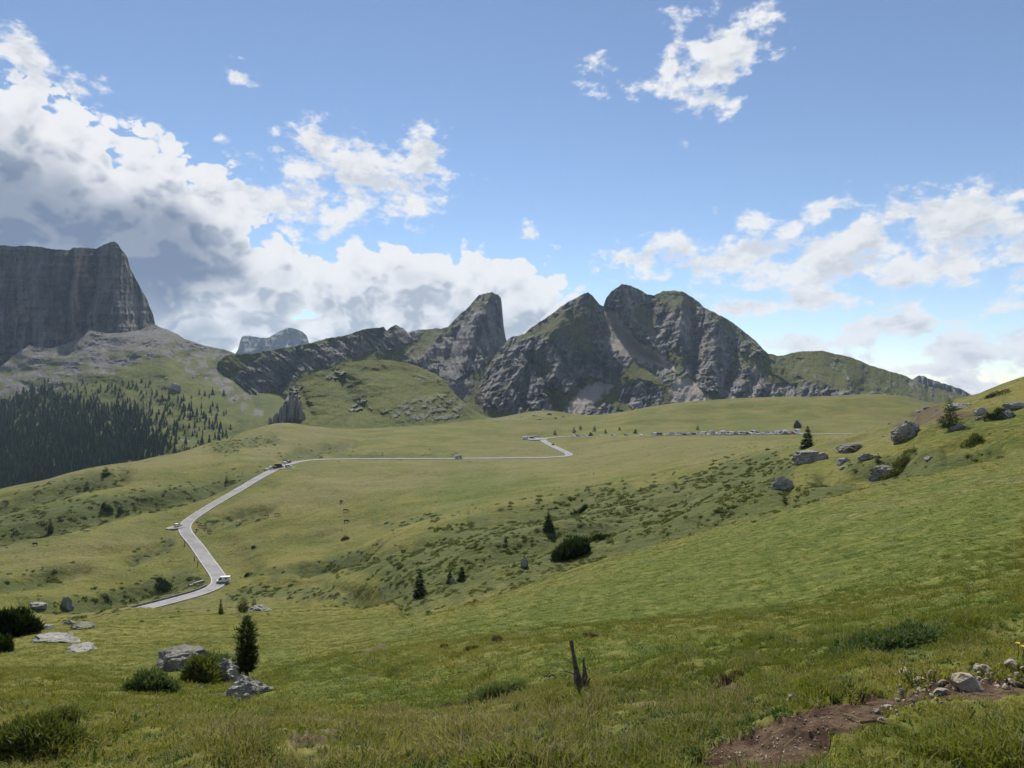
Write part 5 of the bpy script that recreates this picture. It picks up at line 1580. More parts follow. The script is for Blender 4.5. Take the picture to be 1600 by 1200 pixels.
# rock tooth of upright columns at the left end of the knoll
def pinnacle():
    t = thing('rock_pinnacle', 'dark fluted rock tooth at the left end of the grassy knoll', 'rock', hit(447, 654, 400))
    q = on_sheet(SH_KNOLL, 449, 652) or t.location
    t.location = q + Vector((0, -4, -3))
    s = t.location.y / F
    rs = random.Random(4)
    for i in range(17):
        u = i / 16
        x = (-24 + 46 * u) * s
        h = float(np.interp(u, [0, .15, .35, .6, .72, .85, 1], [5, 11, 22, 37, 43, 35, 12])) * s + rs.uniform(-1.5, 2)
        mb = MB()
        y = rs.uniform(-4, 4) + 6 * u
        n = 6; r0 = rs.uniform(1.5, 2.3)
        vs_ = []; fs_ = []
        for lv, (zz, k) in enumerate(((-6, 1.25), (h * .35, 1.08), (h * .75, .85), (h, .35))):
            ox, oy = rs.uniform(-.5, .5) + .06 * zz, rs.uniform(-.4, .4)
            vs_ += [(x + ox + r0 * k * math.cos(2 * math.pi * m / n + i), y + oy + r0 * k * math.sin(2 * math.pi * m / n + i) * 1.6, zz + rs.uniform(-.8, .8)) for m in range(n)]
        for lv in range(3):
            for m in range(n):
                fs_.append((lv * n + m, lv * n + (m + 1) % n, (lv + 1) * n + (m + 1) % n, (lv + 1) * n + m))
        fs_.append(tuple(range(3 * n, 4 * n)))
        mb.add(vs_, fs_)
        mb.build('rock_column', M_ROCK_DARK, t)


pinnacle()

# ------------------------------------------------------------------ plants
M_HEATH = leaf_mat('brown_heath', [(0.05, 0.034, 0.024), (0.10, 0.068, 0.042), (0.15, 0.115, 0.06)], 0.3)
def tri_mesh(name, V, tone, mat, nper=3):
    """V: n x nper x 3 separate triangles or quads"""
    n = len(V)
    me = bpy.data.meshes.new(name)
    me.vertices.add(n * nper); me.vertices.foreach_set('co', V.reshape(-1).astype(np.float32))
    me.loops.add(n * nper); me.polygons.add(n)
    me.loops.foreach_set('vertex_index', np.arange(n * nper, dtype=np.int32))
    me.polygons.foreach_set('loop_start', np.arange(0, n * nper, nper, dtype=np.int32))
    me.update(calc_edges=True)
    a = me.attributes.new('tone', 'FLOAT', 'POINT')
    a.data.foreach_set('value', np.repeat(np.clip(tone, 0, 1), nper).astype(np.float32))
    me.materials.append(mat)
    return me


def unit(v):
    return v / (np.linalg.norm(v, axis=-1, keepdims=True) + 1e-9)


def spikes(C, D, L, W, rs):
    """thin triangles from C along D"""
    side = unit(np.cross(D, rs.normal(size=D.shape)))
    return np.stack([C - side * W[:, None] * .5, C + side * W[:, None] * .5, C + D * L[:, None]], 1)


def conifer_crown(rs, h, r, whorls, per, sprays, style='fir', base=.06, spray_len=.3, spray_w=.05):
    """branches in whorls, each carrying needle sprays"""
    C, D, L, W, T = [], [], [], [], []
    for i in range(whorls):
        u = (i + rs.uniform(-.3, .3)) / whorls
        u = min(max(u, 0), 1)
        z = h * (base + (1 - base) * u)
        if style == 'fir':
            R_ = r * (1 - u) ** .85 * rs.uniform(.75, 1.1) + .03 * r
            dz = -0.25 + .55 * u
        elif style == 'column':
            R_ = r * np.interp(u, [0, .12, .45, .75, .92, 1], [.75, 1, .95, .7, .36, .08]) * rs.uniform(.62, 1.18)
            dz = .35 + .5 * u
        else:          # larch, open
            R_ = r * (1 - u) ** .7 * rs.uniform(.5, 1.15) + .05 * r
            dz = -.05 + .3 * u
        k = max(3, int(per * (1 - .55 * u)))
        for b in range(k):
            a = 2 * math.pi * (b + rs.uniform(-.35, .35)) / k + i * 2.4
            ln = R_ * rs.uniform(.7, 1.1)
            dv = np.array([math.cos(a), math.sin(a), dz + rs.uniform(-.12, .12)])
            n = max(3, int(sprays * (.4 + .6 * ln / r)))
            t = rs.uniform(.12, 1.0, n) ** .75
            p = np.array([0, 0, z]) + dv * (ln * t)[:, None]
            p[:, 2] -= (.12 * ln * t ** 2) if style == 'fir' else -(.1 * ln * t ** 2)
            p += rs.normal(scale=.07 * r, size=p.shape) * np.array([1, 1, .6])
            d = unit(dv * np.array([1, 1, .4]) + rs.normal(scale=.55, size=p.shape) + np.array([0, 0, .35 if style == 'column' else -.1]))
            s = spray_len * r * rs.uniform(.6, 1.2, n) * (.65 + .5 * (1 - u))
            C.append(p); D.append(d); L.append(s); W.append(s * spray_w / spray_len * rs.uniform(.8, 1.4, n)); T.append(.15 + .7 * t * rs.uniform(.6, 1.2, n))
    # leader
    n = 8
    C.append(np.c_[np.zeros(n), np.zeros(n), np.linspace(h * .93, h, n)]); D.append(unit(np.c_[rs.normal(scale=.35, size=(n, 2)), np.ones(n)])); L.append(np.full(n, .12 * r + .03 * h)); W.append(np.full(n, .06 * r)); T.append(np.full(n, .6))
    C, D, L, W, T = map(np.concatenate, (C, D, L, W, T))
    return spikes(C, D, L, W, rs), T


def trunk_mesh(h, r, rs, bend=.03, top=.9):
    mb = MB(); n = 7
    pts = [(bend * h * math.sin(3 * i / n) * .3, bend * h * math.cos(2 * i / n) * .2, h * top * i / (n - 1) - (.15 * h if i == 0 else 0)) for i in range(n)]
    mb.tube(pts, [r * (1 - .88 * i / (n - 1)) for i in range(n)], 7, jitter=.15)
    return mb.mesh('trunk')


def conifer(name, label, loc, h, r, seed, style='fir', whorls=16, per=9, sprays=14, mat=None, group=None, tilt=0.0, sl=.34, sw=.07, base=.06):
    rs = np.random.default_rng(seed)
    t = thing(name, label, 'tree', loc, rs.uniform(0, 6), group)
    t.rotation_euler = (tilt, 0, rs.uniform(0, 6))
    V_, T_ = conifer_crown(rs, h, r, whorls, per, sprays, style, base, sl, sw)
    link('crown', tri_mesh('crown', V_, T_, mat or M_NEEDLE), None, t)
    link('trunk', trunk_mesh(h, .028 * h + .02, rs), M_BARK, t)
    return t


def at_px(px, py, hpx, **kw):
    q = hit(px, py, kw.pop('ymin', 0))
    return q, hpx * q.y / F


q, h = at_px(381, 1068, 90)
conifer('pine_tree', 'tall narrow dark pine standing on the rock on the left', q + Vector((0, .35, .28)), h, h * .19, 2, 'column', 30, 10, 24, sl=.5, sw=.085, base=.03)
for (px, py, hp, wp, nm, lab, st, gp) in [
    (656, 932, 43, 22, 'fir_tree', 'dark pointed fir on the shrub slope, tallest in the middle', 'fir', None),
    (703, 911, 19, 12, 'fir_tree', 'little fir just left of the white rock', 'fir', None),
    (722, 907, 22, 14, 'fir_tree', 'little fir just right of the white rock', 'fir', None),
    (857, 828, 27, 18, 'fir_tree', 'small fir above the big dark bush', 'fir', None),
    (790, 846, 9, 6, 'fir_tree', 'tiny fir in the middle of the shrub slope', 'fir', None),
    (345, 961, 26, 9, 'fir_tree', 'slim young fir on the brow below the white van', 'fir', None),
    (380, 957, 20, 18, 'pine_bush', 'larger rounded pine bush on the brow below the bend', 'column', None),
    (397, 953, 17, 10, 'pine_bush', 'smaller pine bush at the end of the rock on the brow', 'column', None),
    (1262, 699, 33, 20, 'fir_tree', 'dark pointed fir behind the broad boulder on the right', 'fir', None),
    (1484, 672, 48, 34, 'larch_tree', 'light green larch among the rocks on the right hillside', 'larch', None),
    (1372, 722, 15, 8, 'fir_tree', 'tiny tree on top of the dark overhanging rock', 'fir', None),
    (1226, 785, 12, 8, 'fir_tree', 'tiny dark fir below the pale speckled boulder', 'fir', None),
    (79, 832, 19, 10, 'fir_tree', 'dark fir in the left shrub band', 'fir', None),
    (188, 800, 13, 9, 'fir_tree', 'small fir in the shrub band right of the dark bush', 'fir', None),
    (354, 754, 11, 7, 'fir_tree', 'small fir in the hollow below the upper lay-by', 'fir', None),
    (136, 763, 12, 8, 'fir_tree', 'small fir on the far left bank above the light strip', 'fir', None),
    (165, 742, 12, 12, 'fir_tree', 'dark little fir at the top of the left bank', 'fir', None),
    (167, 936, 8, 7, 'fir_tree', 'tiny fir left of the lowest road stretch', 'fir', None),
    (867, 679, 7, 6, 'fir_tree', 'tiny fir beside the car park exit', 'fir', None),
    (897, 676, 9, 6, 'fir_tree', 'small fir on the bank right of the car park', 'fir', None),
    (907, 671, 7, 5, 'fir_tree', 'upper small fir on the bank right of the car park', 'fir', None),
    (929, 674, 10, 6, 'fir_tree', 'third small fir along the bank above the road', 'fir', None),
    (946, 677, 7, 5, 'fir_tree', 'fourth small fir along the bank above the road', 'fir', None),
    (923, 681, 6, 8, 'fir_tree', 'round little fir right at the road bank', 'fir', None),
    (968, 672, 6, 4, 'fir_tree', 'fifth small fir along the bank above the road', 'fir', None),
    (993, 677, 7, 7, 'fir_tree', 'last small fir of the bank, towards the parked row', 'fir', None),
    (1090, 672, 10, 5, 'fir_tree', 'lone small fir behind the parked row', 'fir', None),
]:
    ym = 100 if py < 960 else 0
    q, h = at_px(px, py, hp, ymin=0 if px > 1200 or py > 945 else (500 if py < 690 else 100))
    w = wp * q.y / F / 2
    small = hp < 16
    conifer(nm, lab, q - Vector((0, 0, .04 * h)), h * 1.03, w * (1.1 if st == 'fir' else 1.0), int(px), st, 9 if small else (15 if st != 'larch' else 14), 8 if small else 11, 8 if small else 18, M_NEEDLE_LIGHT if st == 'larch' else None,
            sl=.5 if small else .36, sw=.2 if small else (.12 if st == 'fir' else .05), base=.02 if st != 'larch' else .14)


def bush(name, label, px, py, wpx, hpx, seed, n=2600, mat=None, shoot=.16, width=.03, up=.8, ymin=0, cat='bush', group=None, deep=.6):
    """low dense bush: shoots all over a lumpy mound, with stems inside"""
    rs = np.random.default_rng(seed)
    q = hit(px, py, ymin); s = q.y / F
    w, h = wpx * s, hpx * s
    t = thing(name, label, cat, q, 0, group)
    m = max(5, int(wpx / 6))
    cx = rs.uniform(-.38, .38, m); cyy = rs.uniform(-.4, .4, m); cr = rs.uniform(.22, .38, m)
    k = rs.integers(0, m, n)
    v = unit(rs.normal(size=(n, 3))); v[:, 2] = np.abs(v[:, 2])
    rad = rs.uniform(.55, 1.0, n)[:, None]
    hz = 1 - .6 * (np.abs(cx[k]) / .4) ** 2
    C = np.c_[(cx[k] + v[:, 0] * cr[k] * rad[:, 0]) * w, (cyy[k] + v[:, 1] * cr[k] * rad[:, 0]) * w * deep, v[:, 2] * h * .85 * rad[:, 0] * hz]
    C[:, 2] += ground_z(q.x + C[:, 0], q.y + C[:, 1]) - q.z
    D = unit(v * .6 + rs.normal(scale=.45, size=(n, 3)) + np.array([0, 0, up]))
    L = shoot * h * rs.uniform(.6, 1.3, n) + .02 * w
    V_ = spikes(C, D, L, L * width / shoot * rs.uniform(.8, 1.4, n), rs)
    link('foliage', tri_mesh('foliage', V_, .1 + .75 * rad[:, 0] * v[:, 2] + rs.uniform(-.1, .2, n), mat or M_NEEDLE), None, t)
    mb = MB()
    for i in range(m):
        gz = float(ground_z(q.x + cx[i] * w * .6, q.y + cyy[i] * w * deep * .6)[0]) - q.z
        mb.tube([(cx[i] * w * .6, cyy[i] * w * deep * .6, gz - .1 * h), (cx[i] * w * .8, cyy[i] * w * deep * .8, gz + .35 * h), (cx[i] * w, cyy[i] * w * deep, gz + .7 * h)], [.02 * h + .01, .015 * h + .008, .006 * h], 5)
    mb.build('stems', M_BARK, t)
    return t


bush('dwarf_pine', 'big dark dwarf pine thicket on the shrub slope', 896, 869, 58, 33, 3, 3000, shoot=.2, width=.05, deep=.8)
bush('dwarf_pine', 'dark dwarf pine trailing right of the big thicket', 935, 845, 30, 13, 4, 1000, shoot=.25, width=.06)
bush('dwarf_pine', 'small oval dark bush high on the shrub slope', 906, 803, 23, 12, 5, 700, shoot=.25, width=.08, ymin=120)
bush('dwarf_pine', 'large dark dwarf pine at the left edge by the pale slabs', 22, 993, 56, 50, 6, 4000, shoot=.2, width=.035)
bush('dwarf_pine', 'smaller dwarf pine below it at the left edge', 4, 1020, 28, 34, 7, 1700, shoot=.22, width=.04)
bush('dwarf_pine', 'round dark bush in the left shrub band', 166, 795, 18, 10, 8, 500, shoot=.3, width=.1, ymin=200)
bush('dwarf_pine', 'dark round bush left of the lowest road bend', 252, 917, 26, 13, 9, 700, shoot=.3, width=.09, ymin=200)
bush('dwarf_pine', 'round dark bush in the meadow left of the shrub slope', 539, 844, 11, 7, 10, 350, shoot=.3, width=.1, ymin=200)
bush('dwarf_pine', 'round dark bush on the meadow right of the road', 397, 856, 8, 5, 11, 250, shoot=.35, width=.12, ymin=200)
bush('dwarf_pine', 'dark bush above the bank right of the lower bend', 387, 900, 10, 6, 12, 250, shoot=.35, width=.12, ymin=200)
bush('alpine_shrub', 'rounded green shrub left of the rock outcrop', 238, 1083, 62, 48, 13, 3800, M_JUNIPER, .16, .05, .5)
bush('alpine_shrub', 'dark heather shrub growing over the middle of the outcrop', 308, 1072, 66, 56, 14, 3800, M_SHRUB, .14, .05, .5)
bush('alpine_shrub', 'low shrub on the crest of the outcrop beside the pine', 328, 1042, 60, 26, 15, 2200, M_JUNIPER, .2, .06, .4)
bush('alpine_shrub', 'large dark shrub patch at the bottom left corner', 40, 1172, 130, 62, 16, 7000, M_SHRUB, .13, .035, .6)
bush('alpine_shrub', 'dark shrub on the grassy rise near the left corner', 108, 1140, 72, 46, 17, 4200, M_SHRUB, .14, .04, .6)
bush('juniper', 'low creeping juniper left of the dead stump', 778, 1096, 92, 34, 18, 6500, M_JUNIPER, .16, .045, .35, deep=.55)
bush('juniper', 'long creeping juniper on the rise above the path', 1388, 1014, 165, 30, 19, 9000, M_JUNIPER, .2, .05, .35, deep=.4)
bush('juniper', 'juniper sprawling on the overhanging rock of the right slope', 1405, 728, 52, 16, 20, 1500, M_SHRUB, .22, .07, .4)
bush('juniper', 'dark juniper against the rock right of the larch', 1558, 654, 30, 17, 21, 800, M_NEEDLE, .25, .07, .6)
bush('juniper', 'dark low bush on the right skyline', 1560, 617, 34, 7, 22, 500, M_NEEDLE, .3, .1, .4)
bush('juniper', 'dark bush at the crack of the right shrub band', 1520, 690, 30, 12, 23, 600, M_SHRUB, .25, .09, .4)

for i, (px, py, w, h_, lab) in enumerate([(735, 1016, 18, 9, 'brown grass hummock, middle one of three in the hollow'), (775, 1003, 20, 9, 'reddish brown grass hummock, right one of three in the hollow'), (693, 1013, 15, 7, 'left grass hummock of three in the hollow'), (921, 996, 22, 9, 'dry grass hummock above the dead stump'), (1134, 1066, 44, 16, 'dark brown heather hummock above the path'), (700, 1104, 26, 8, 'flat brown hummock left of the juniper'), (745, 1180, 80, 30, 'reddish tuft of dry grass at the bottom edge')]):
    bush('grass_hummock', lab, px, py, w, h_, 60 + i, 700 if i < 6 else 1500, M_HEATH, .35, .06 if i < 6 else .015, .9, cat='hummock')

# ------------------------------------------------------------------ dead stump
q = hit(905, 1074, 0); s = q.y / F
st = thing('dead_stump', 'broken dead tree stump leaning left in the grass', 'stump', q)
H = 76 * s
mb = MB()
mb.tube([(.03 * H, 0, -.08 * H), (0, 0, .1 * H), (-.05 * H, .02, .3 * H), (-.09 * H, 0, .55 * H), (-.13 * H, .01, .75 * H), (-.17 * H, 0, .9 * H), (-.2 * H, 0, .98 * H)], [.16 * H, .10 * H, .06 * H, .043 * H, .036 * H, .026 * H, .008 * H], 9, jitter=.6)
mb.tube([(-.14 * H, 0, .78 * H), (-.14 * H, .03, .9 * H), (-.15 * H, .02, .96 * H)], [.04 * H, .025 * H, .008 * H], 6, jitter=.5)
mb.build('trunk', M_DEAD, st)
for pts, r0 in [([(.06, 0, .02), (.10, 0, .3), (.09, .01, .52), (.10, 0, .62)], .035), ([(.10, .02, .02), (.15, 0, .22), (.12, 0, .42), (.06, 0, .56)], .03), ([(.15, -.02, .0), (.2, 0, .16), (.23, 0, .2)], .035), ([(-.06, 0, .5), (-.16, -.03, .52), (-.26, -.02, .56)], .015), ([(0, 0, .25), (-.12, -.05, .3), (-.3, -.06, .36), (-.42, -.04, .34)], .016), ([(-.3, -.06, .36), (-.36, -.05, .44)], .01)]:
    mb = MB(); mb.tube([Vector(p) * H for p in pts], [r0 * H * (1 - .75 * i / (len(pts) - 1)) for i in range(len(pts))], 6, jitter=.4)
    mb.build('dead_branch', M_DEAD, st)
q = hit(862, 1062, 0)
t = thing('fallen_branch', 'grey fallen branches on the mound left of the stump', 'branch', q)
for i in range(9):
    a = random.uniform(-.4, .6); l = random.uniform(.2, .55)
    mb = MB(); x0 = random.uniform(-.35, .35)
    mb.tube([(x0, random.uniform(-.2, .2), .02), (x0 + l * .5 * math.cos(a), 0, .08 + .12 * random.random()), (x0 + l * math.cos(a), .1, .02 + .3 * l * math.sin(a))], [.016, .012, .004], 5)
    mb.build('twig', M_DEAD, t)

# ------------------------------------------------------------------ forest under the cliff
FOREST = [[(-120, 640), (0, 630), (50, 606), (75, 600), (110, 622), (150, 632), (200, 640), (230, 655), (255, 680), (262, 700), (250, 716), (150, 745), (0, 800), (-120, 830)]]
SPARSE = [[(90, 600), (150, 598), (200, 600), (230, 590), (240, 620), (300, 640), (340, 640), (345, 690), (280, 720), (230, 700), (200, 650), (120, 640)]]


def forest_mesh(rs, h=1.0, r=.17, whorls=9, per=7):
    V_ = []; T_ = []
    for i in range(whorls):
        u = i / whorls
        z = .08 + .92 * u * .97
        R_ = r * (1 - u) ** .8 * rs.uniform(.8, 1.15) + .012
        for b in range(per):
            a = 2 * math.pi * (b + rs.uniform(-.3, .3)) / per + i
            a2 = a + rs.uniform(.5, .95)
            zt = z + .16 * h * rs.uniform(.8, 1.2)
            p0 = (math.cos(a) * R_, math.sin(a) * R_, z - .03 * rs.uniform(0, 1.6)); p1 = (math.cos(a2) * R_ * .95, math.sin(a2) * R_ * .95, z - .03 * rs.uniform(0, 1.6))
            V_.append([p0, p1, (0.1 * R_ * math.cos(a), .1 * R_ * math.sin(a), min(zt, 1.03))]); T_.append(.2 + .6 * rs.random())
    return tri_mesh('conifer', np.array(V_), np.array(T_), M_FOREST)


rsf = np.random.default_rng(17)
FM = [forest_mesh(rsf, r=.15), forest_mesh(rsf, r=.19), forest_mesh(rsf, r=.22, whorls=7)]
cand = []
tries = rsf.uniform([-120, 596], [360, 800], (15000, 2))
dF = poly_sd(tries[:, 0], tries[:, 1], FOREST[0]) + 12 * fbm(tries[:, 0] / 25, tries[:, 1] / 18, 3, 141)
dS = poly_sd(tries[:, 0], tries[:, 1], SPARSE[0])
clump = fbm(tries[:, 0] / 22, tries[:, 1] / 14, 3, 143)
taken = []
for (px, py), f_, s_, cl in zip(tries, dF, dS, clump):
    dens = .95 if (f_ > 8 and cl > -.28) else (.5 if f_ > 0 else (.4 if (s_ > 0 and cl > .02) else (.05 if s_ > -25 and py < 720 else 0)))
    if rsf.random() > dens:
        continue
    gap = 3.1 if f_ > 0 else 4.5
    if any((px - a) ** 2 + ((py - b) * 1.4) ** 2 < gap * gap for a, b in taken[-2500:]):
        continue
    if px < -20 or px > 345:
        pass
    p = on_sheet(SH_SLOPE, px, py)
    if p is None:
        continue
    # hidden behind the meadow brow
    if py - 13 > float(np.interp(px, GPX, PYn[(Yg[:, 0] > 330) & (Yg[:, 0] < 900)].min(0))):
        continue
    taken.append((px, py)); cand.append((px, py, p, f_))
print('forest', len(cand))
# the largest as things, the rest of the wood as one mass
for c in range(len(cand)):
    px, py, p, f_ = cand[c]
    hpx = (7.5 + 6.0 * (py - 600) / 150) * rsf.uniform(.6, 1.5) * (1.0 if f_ > 0 else .85)
    cand[c] = (px, py, p, f_, hpx * p.y / F, hpx)
edge = sorted(range(len(cand)), key=lambda i: -(cand[i][5] + (60 if cand[i][3] < 6 else 0)) * (1 if -10 < cand[i][0] < 350 else .01))
single = set(edge[:290])
for i in single:
    px, py, p, f_, h, hpx = cand[i]
    o = link('conifer_tree', FM[i % 3], None)
    o.location = p - Vector((0, 0, .04 * h)); o.rotation_euler = (0, 0, rsf.uniform(0, 6)); o.scale = (h * rsf.uniform(1.1, 1.6),) * 2 + (h,)
    if f_ >= 6:
        lab, gp_ = 'dark conifer inside the wood under the cliff', 'conifers of the wood under the cliff'
    elif px > 285:
        lab, gp_ = 'dark conifer scattered near the grassy side valley', 'conifers near the side valley'
    elif py < 632 and px < 130:
        lab, gp_ = 'dark conifer at the upper edge of the wood, against the scree', 'conifers at the upper edge of the wood'
    elif px > 235 or py < 645:
        lab, gp_ = 'dark conifer standing apart on the green slope above the wood', 'lone conifers above the wood'
    else:
        lab, gp_ = 'dark conifer at the ragged right edge of the wood', 'conifers at the right edge of the wood'
    tag(o, lab, 'tree', gp_)


# ------------------------------------------------------------------ scattering (uncountable ground plants)
def scatter(name, pts, rot, scl, kind, meshes, label, tilt=None):
    col = bpy.data.collections.new(name + '_sources')
    for i, me in enumerate(meshes):
        o = bpy.data.objects.new(f'{name}_{chr(97 + i)}', me)
        col.objects.link(o)
    me = bpy.data.meshes.new(name)
    n = len(pts)
    me.vertices.add(n); me.vertices.foreach_set('co', np.asarray(pts, np.float32).reshape(-1))
    for k, v, ty, key in (('rot', rot, 'FLOAT_VECTOR', 'vector'), ('scl', scl, 'FLOAT_VECTOR', 'vector')):
        a = me.attributes.new(k, ty, 'POINT'); a.data.foreach_set(key, np.asarray(v, np.float32).reshape(-1))
    a = me.attributes.new('pick', 'INT', 'POINT'); a.data.foreach_set('value', np.asarray(kind, np.int32))
    o = link(name, me, None, kind='stuff', label=label)
    ng = bpy.data.node_groups.new(name + '_scatter', 'GeometryNodeTree')
    ng.interface.new_socket('Geometry', in_out='INPUT', socket_type='NodeSocketGeometry')
    ng.interface.new_socket('Geometry', in_out='OUTPUT', socket_type='NodeSocketGeometry')
    N = ng.nodes.new; Lk = ng.links.new
    gi = N('NodeGroupInput'); go = N('NodeGroupOutput')
    ip = N('GeometryNodeInstanceOnPoints'); ci = N('GeometryNodeCollectionInfo')
    ci.inputs['Collection'].default_value = col
    ci.inputs['Separate Children'].default_value = True
    ci.inputs['Reset Children'].default_value = True
    ip.inputs['Pick Instance'].default_value = True
    Lk(gi.outputs[0], ip.inputs['Points']); Lk(ci.outputs[0], ip.inputs['Instance'])
    for nm, ty, sk in (('rot', 'FLOAT_VECTOR', 'Rotation'), ('scl', 'FLOAT_VECTOR', 'Scale'), ('pick', 'INT', 'Instance Index')):
        na = N('GeometryNodeInputNamedAttribute'); na.data_type = ty; na.inputs['Name'].default_value = nm
        out = [x for x in na.outputs if x.enabled and x.name == 'Attribute'][0]
        if sk == 'Rotation':
            er = N('FunctionNodeEulerToRotation'); Lk(out, er.inputs[0]); out = er.outputs[0]
        Lk(out, ip.inputs[sk])
    Lk(ip.outputs[0], go.inputs[0])
    md = o.modifiers.new('scatter', 'NODES'); md.node_group = ng
    return o


rest = [cand[i] for i in range(len(cand)) if i not in single]
if rest:
    scatter('forest', [tuple(c[2] - Vector((0, 0, .04 * c[4]))) for c in rest], np.c_[np.zeros((len(rest), 2)), rsf.uniform(0, 6, len(rest))], np.array([[c[4] * 1.35, c[4] * 1.35, c[4]] for c in rest]) * rsf.uniform(.85, 1.15, (len(rest), 1)), rsf.integers(0, 3, len(rest)), FM,
            'dense dark conifer wood filling the slope under the cliff')


def tuft(rs, n, h, w, spread, bend=.5, bases=1):
    """grass tuft: curved tapering blades"""
    V_ = []; T_ = []
    for _ in range(n):
        a = rs.uniform(0, 2 * math.pi); r = spread * math.sqrt(rs.random())
        b = np.array([math.cos(a) * r, math.sin(a) * r, -.02])
        la = a + rs.normal(scale=.9); lean = rs.uniform(.1, 1) * bend
        d = np.array([math.cos(la), math.sin(la), 0])
        hh = h * rs.uniform(.45, 1.1); ww = w * rs.uniform(.7, 1.3)
        side = np.array([-math.sin(la + rs.normal(scale=.6)), math.cos(la), 0]) * ww * .5
        m = b + d * hh * lean * .35 + np.array([0, 0, hh * .6])
        tip = b + d * hh * lean * 1.05 + np.array([0, 0, hh * (1 - .3 * lean)])
        V_.append([b - side, b + side, m + side * .8]); V_.append([b - side, m + side * .8, m - side * .8]); V_.append([m - side * .8, m + side * .8, tip])
        t = rs.random()
        T_ += [t, t, t]
    return np.array(V_), np.array(T_)


rg = np.random.default_rng(23)
TUFTS = [tri_mesh('grass_tuft', *tuft(rg, 46, .07, .0055, .09, .8), M_GRASS), tri_mesh('grass_tuft', *tuft(rg, 40, .09, .005, .07, .9), M_GRASS), tri_mesh('grass_tuft', *tuft(rg, 56, .06, .006, .11, 1.0), M_GRASS),
         tri_mesh('grass_tuft', *tuft(rg, 20, .13, .0035, .08, .7), M_STRAW), tri_mesh('grass_tuft', *tuft(rg, 24, .07, .016, .07, 1.1), M_HERB), tri_mesh('grass_tuft', *tuft(rg, 50, .075, .006, .1, .8), M_GRASS_LUSH)]
WIDE = [tri_mesh('grass_clump', *tuft(rg, 40, .085, .014, .24, 1.0), M_GRASS), tri_mesh('grass_clump', *tuft(rg, 34, .11, .012, .2, .9), M_GRASS), tri_mesh('grass_clump', *tuft(rg, 40, .075, .015, .26, 1.0), M_GRASS_LUSH), tri_mesh('grass_clump', *tuft(rg, 16, .17, .010, .16, .7), M_STRAW)]


def ground_points(n, y0, y1, power, px0=-160, px1=1760, rs=rg):
    """points on the meadow: density ~ y^-power per square metre"""
    u = rs.random(n)
    e = 2 - power
    y = (y0 ** e + u * (y1 ** e - y0 ** e)) ** (1 / e) if abs(e) > 1e-6 else y0 * (y1 / y0) ** u
    px = rs.uniform(px0, px1, n)
    x = y * (px - HX) / F
    return np.c_[x, y, ground_z(x, y)]


def grass(name, P, meshes, probs, smin, smax, label, lush_idx, skip_soil=.35, dry_idx=None):
    so = sample(m_soil, P[:, 0], P[:, 1]); lu = sample(m_lush, P[:, 0], P[:, 1]); dr = sample(m_dry, P[:, 0], P[:, 1])
    ahead = np.maximum(sample(m_soil, P[:, 0], P[:, 1] + .06), sample(m_soil, P[:, 0], P[:, 1] + .12))
    kp = (so < skip_soil) & (rg.random(len(P)) > ahead * .5)
    P = P[kp]; lu = lu[kp]; dr = dr[kp]
    n = len(P)
    k = rg.choice(len(meshes), n, p=probs)
    k = np.where(rg.random(n) < lu * .85, lush_idx, k)
    if dry_idx is not None:
        k = np.where((rg.random(n) < dr * .30), dry_idx, k)
    near_soil = np.maximum(sample(m_soil, P[:, 0] * (1 + .3 / P[:, 1]), P[:, 1] + .3), np.maximum(sample(m_soil, P[:, 0], P[:, 1] + .16), sample(m_soil, P[:, 0], P[:, 1] + .4)))
    tus = fbm(P[:, 0] / .55, P[:, 1] / .55, 3, 151, .55)
    patch = .38 + 1.7 * np.clip(tus + .27, 0, .8)
    if lush_idx == 5:
        k = np.where((tus < -.12) & (rg.random(n) < .5), 4, k)
    s = rg.uniform(smin, smax, n) * patch * np.where(k == lush_idx, .75, 1) * (1 - .55 * near_soil)
    rot = np.c_[rg.normal(scale=.12, size=(n, 2)), rg.uniform(0, 6.28, n)]
    return scatter(name, P, rot, np.c_[s, s, s * rg.uniform(.8, 1.2, n)], k, meshes, label)


grass('grass', np.vstack([ground_points(27000, 1.9, 9, 1.7, -300, 2300), ground_points(11000, 6, 16, 1.0)]), TUFTS, [.30, .2, .30, .07, .07, .06], .7, 1.25, 'alpine grass tufts covering the near ground', 5, dry_idx=3)
grass('meadow_grass', np.vstack([ground_points(22000, 11, 34, 1.0), ground_points(44000, 26, 120, 1.4)]), WIDE, [.4, .32, .22, .06], .8, 1.3, 'meadow grass clumps beyond the near rise', 2, dry_idx=3)


# dwarf shrubs on the slopes
def leaf_mound(rs, n=70, leaf=.22, h=.55):
    v = unit(rs.normal(size=(n, 3))); v[:, 2] = np.abs(v[:, 2])
    C = v * np.array([.5, .5, h]) * rs.uniform(.6, 1.0, n)[:, None] * (1 + .3 * rs.normal(size=(n, 1)) * .6)
    D = unit(v * .7 + rs.normal(scale=.6, size=(n, 3)) + np.array([0, 0, .35]))
    L = leaf * rs.uniform(.6, 1.3, n)
    return spikes(C - D * L[:, None] * .3, D, L, L * rs.uniform(.55, .9, n), rs), .15 + .7 * v[:, 2] * rs.uniform(.6, 1.15, n)


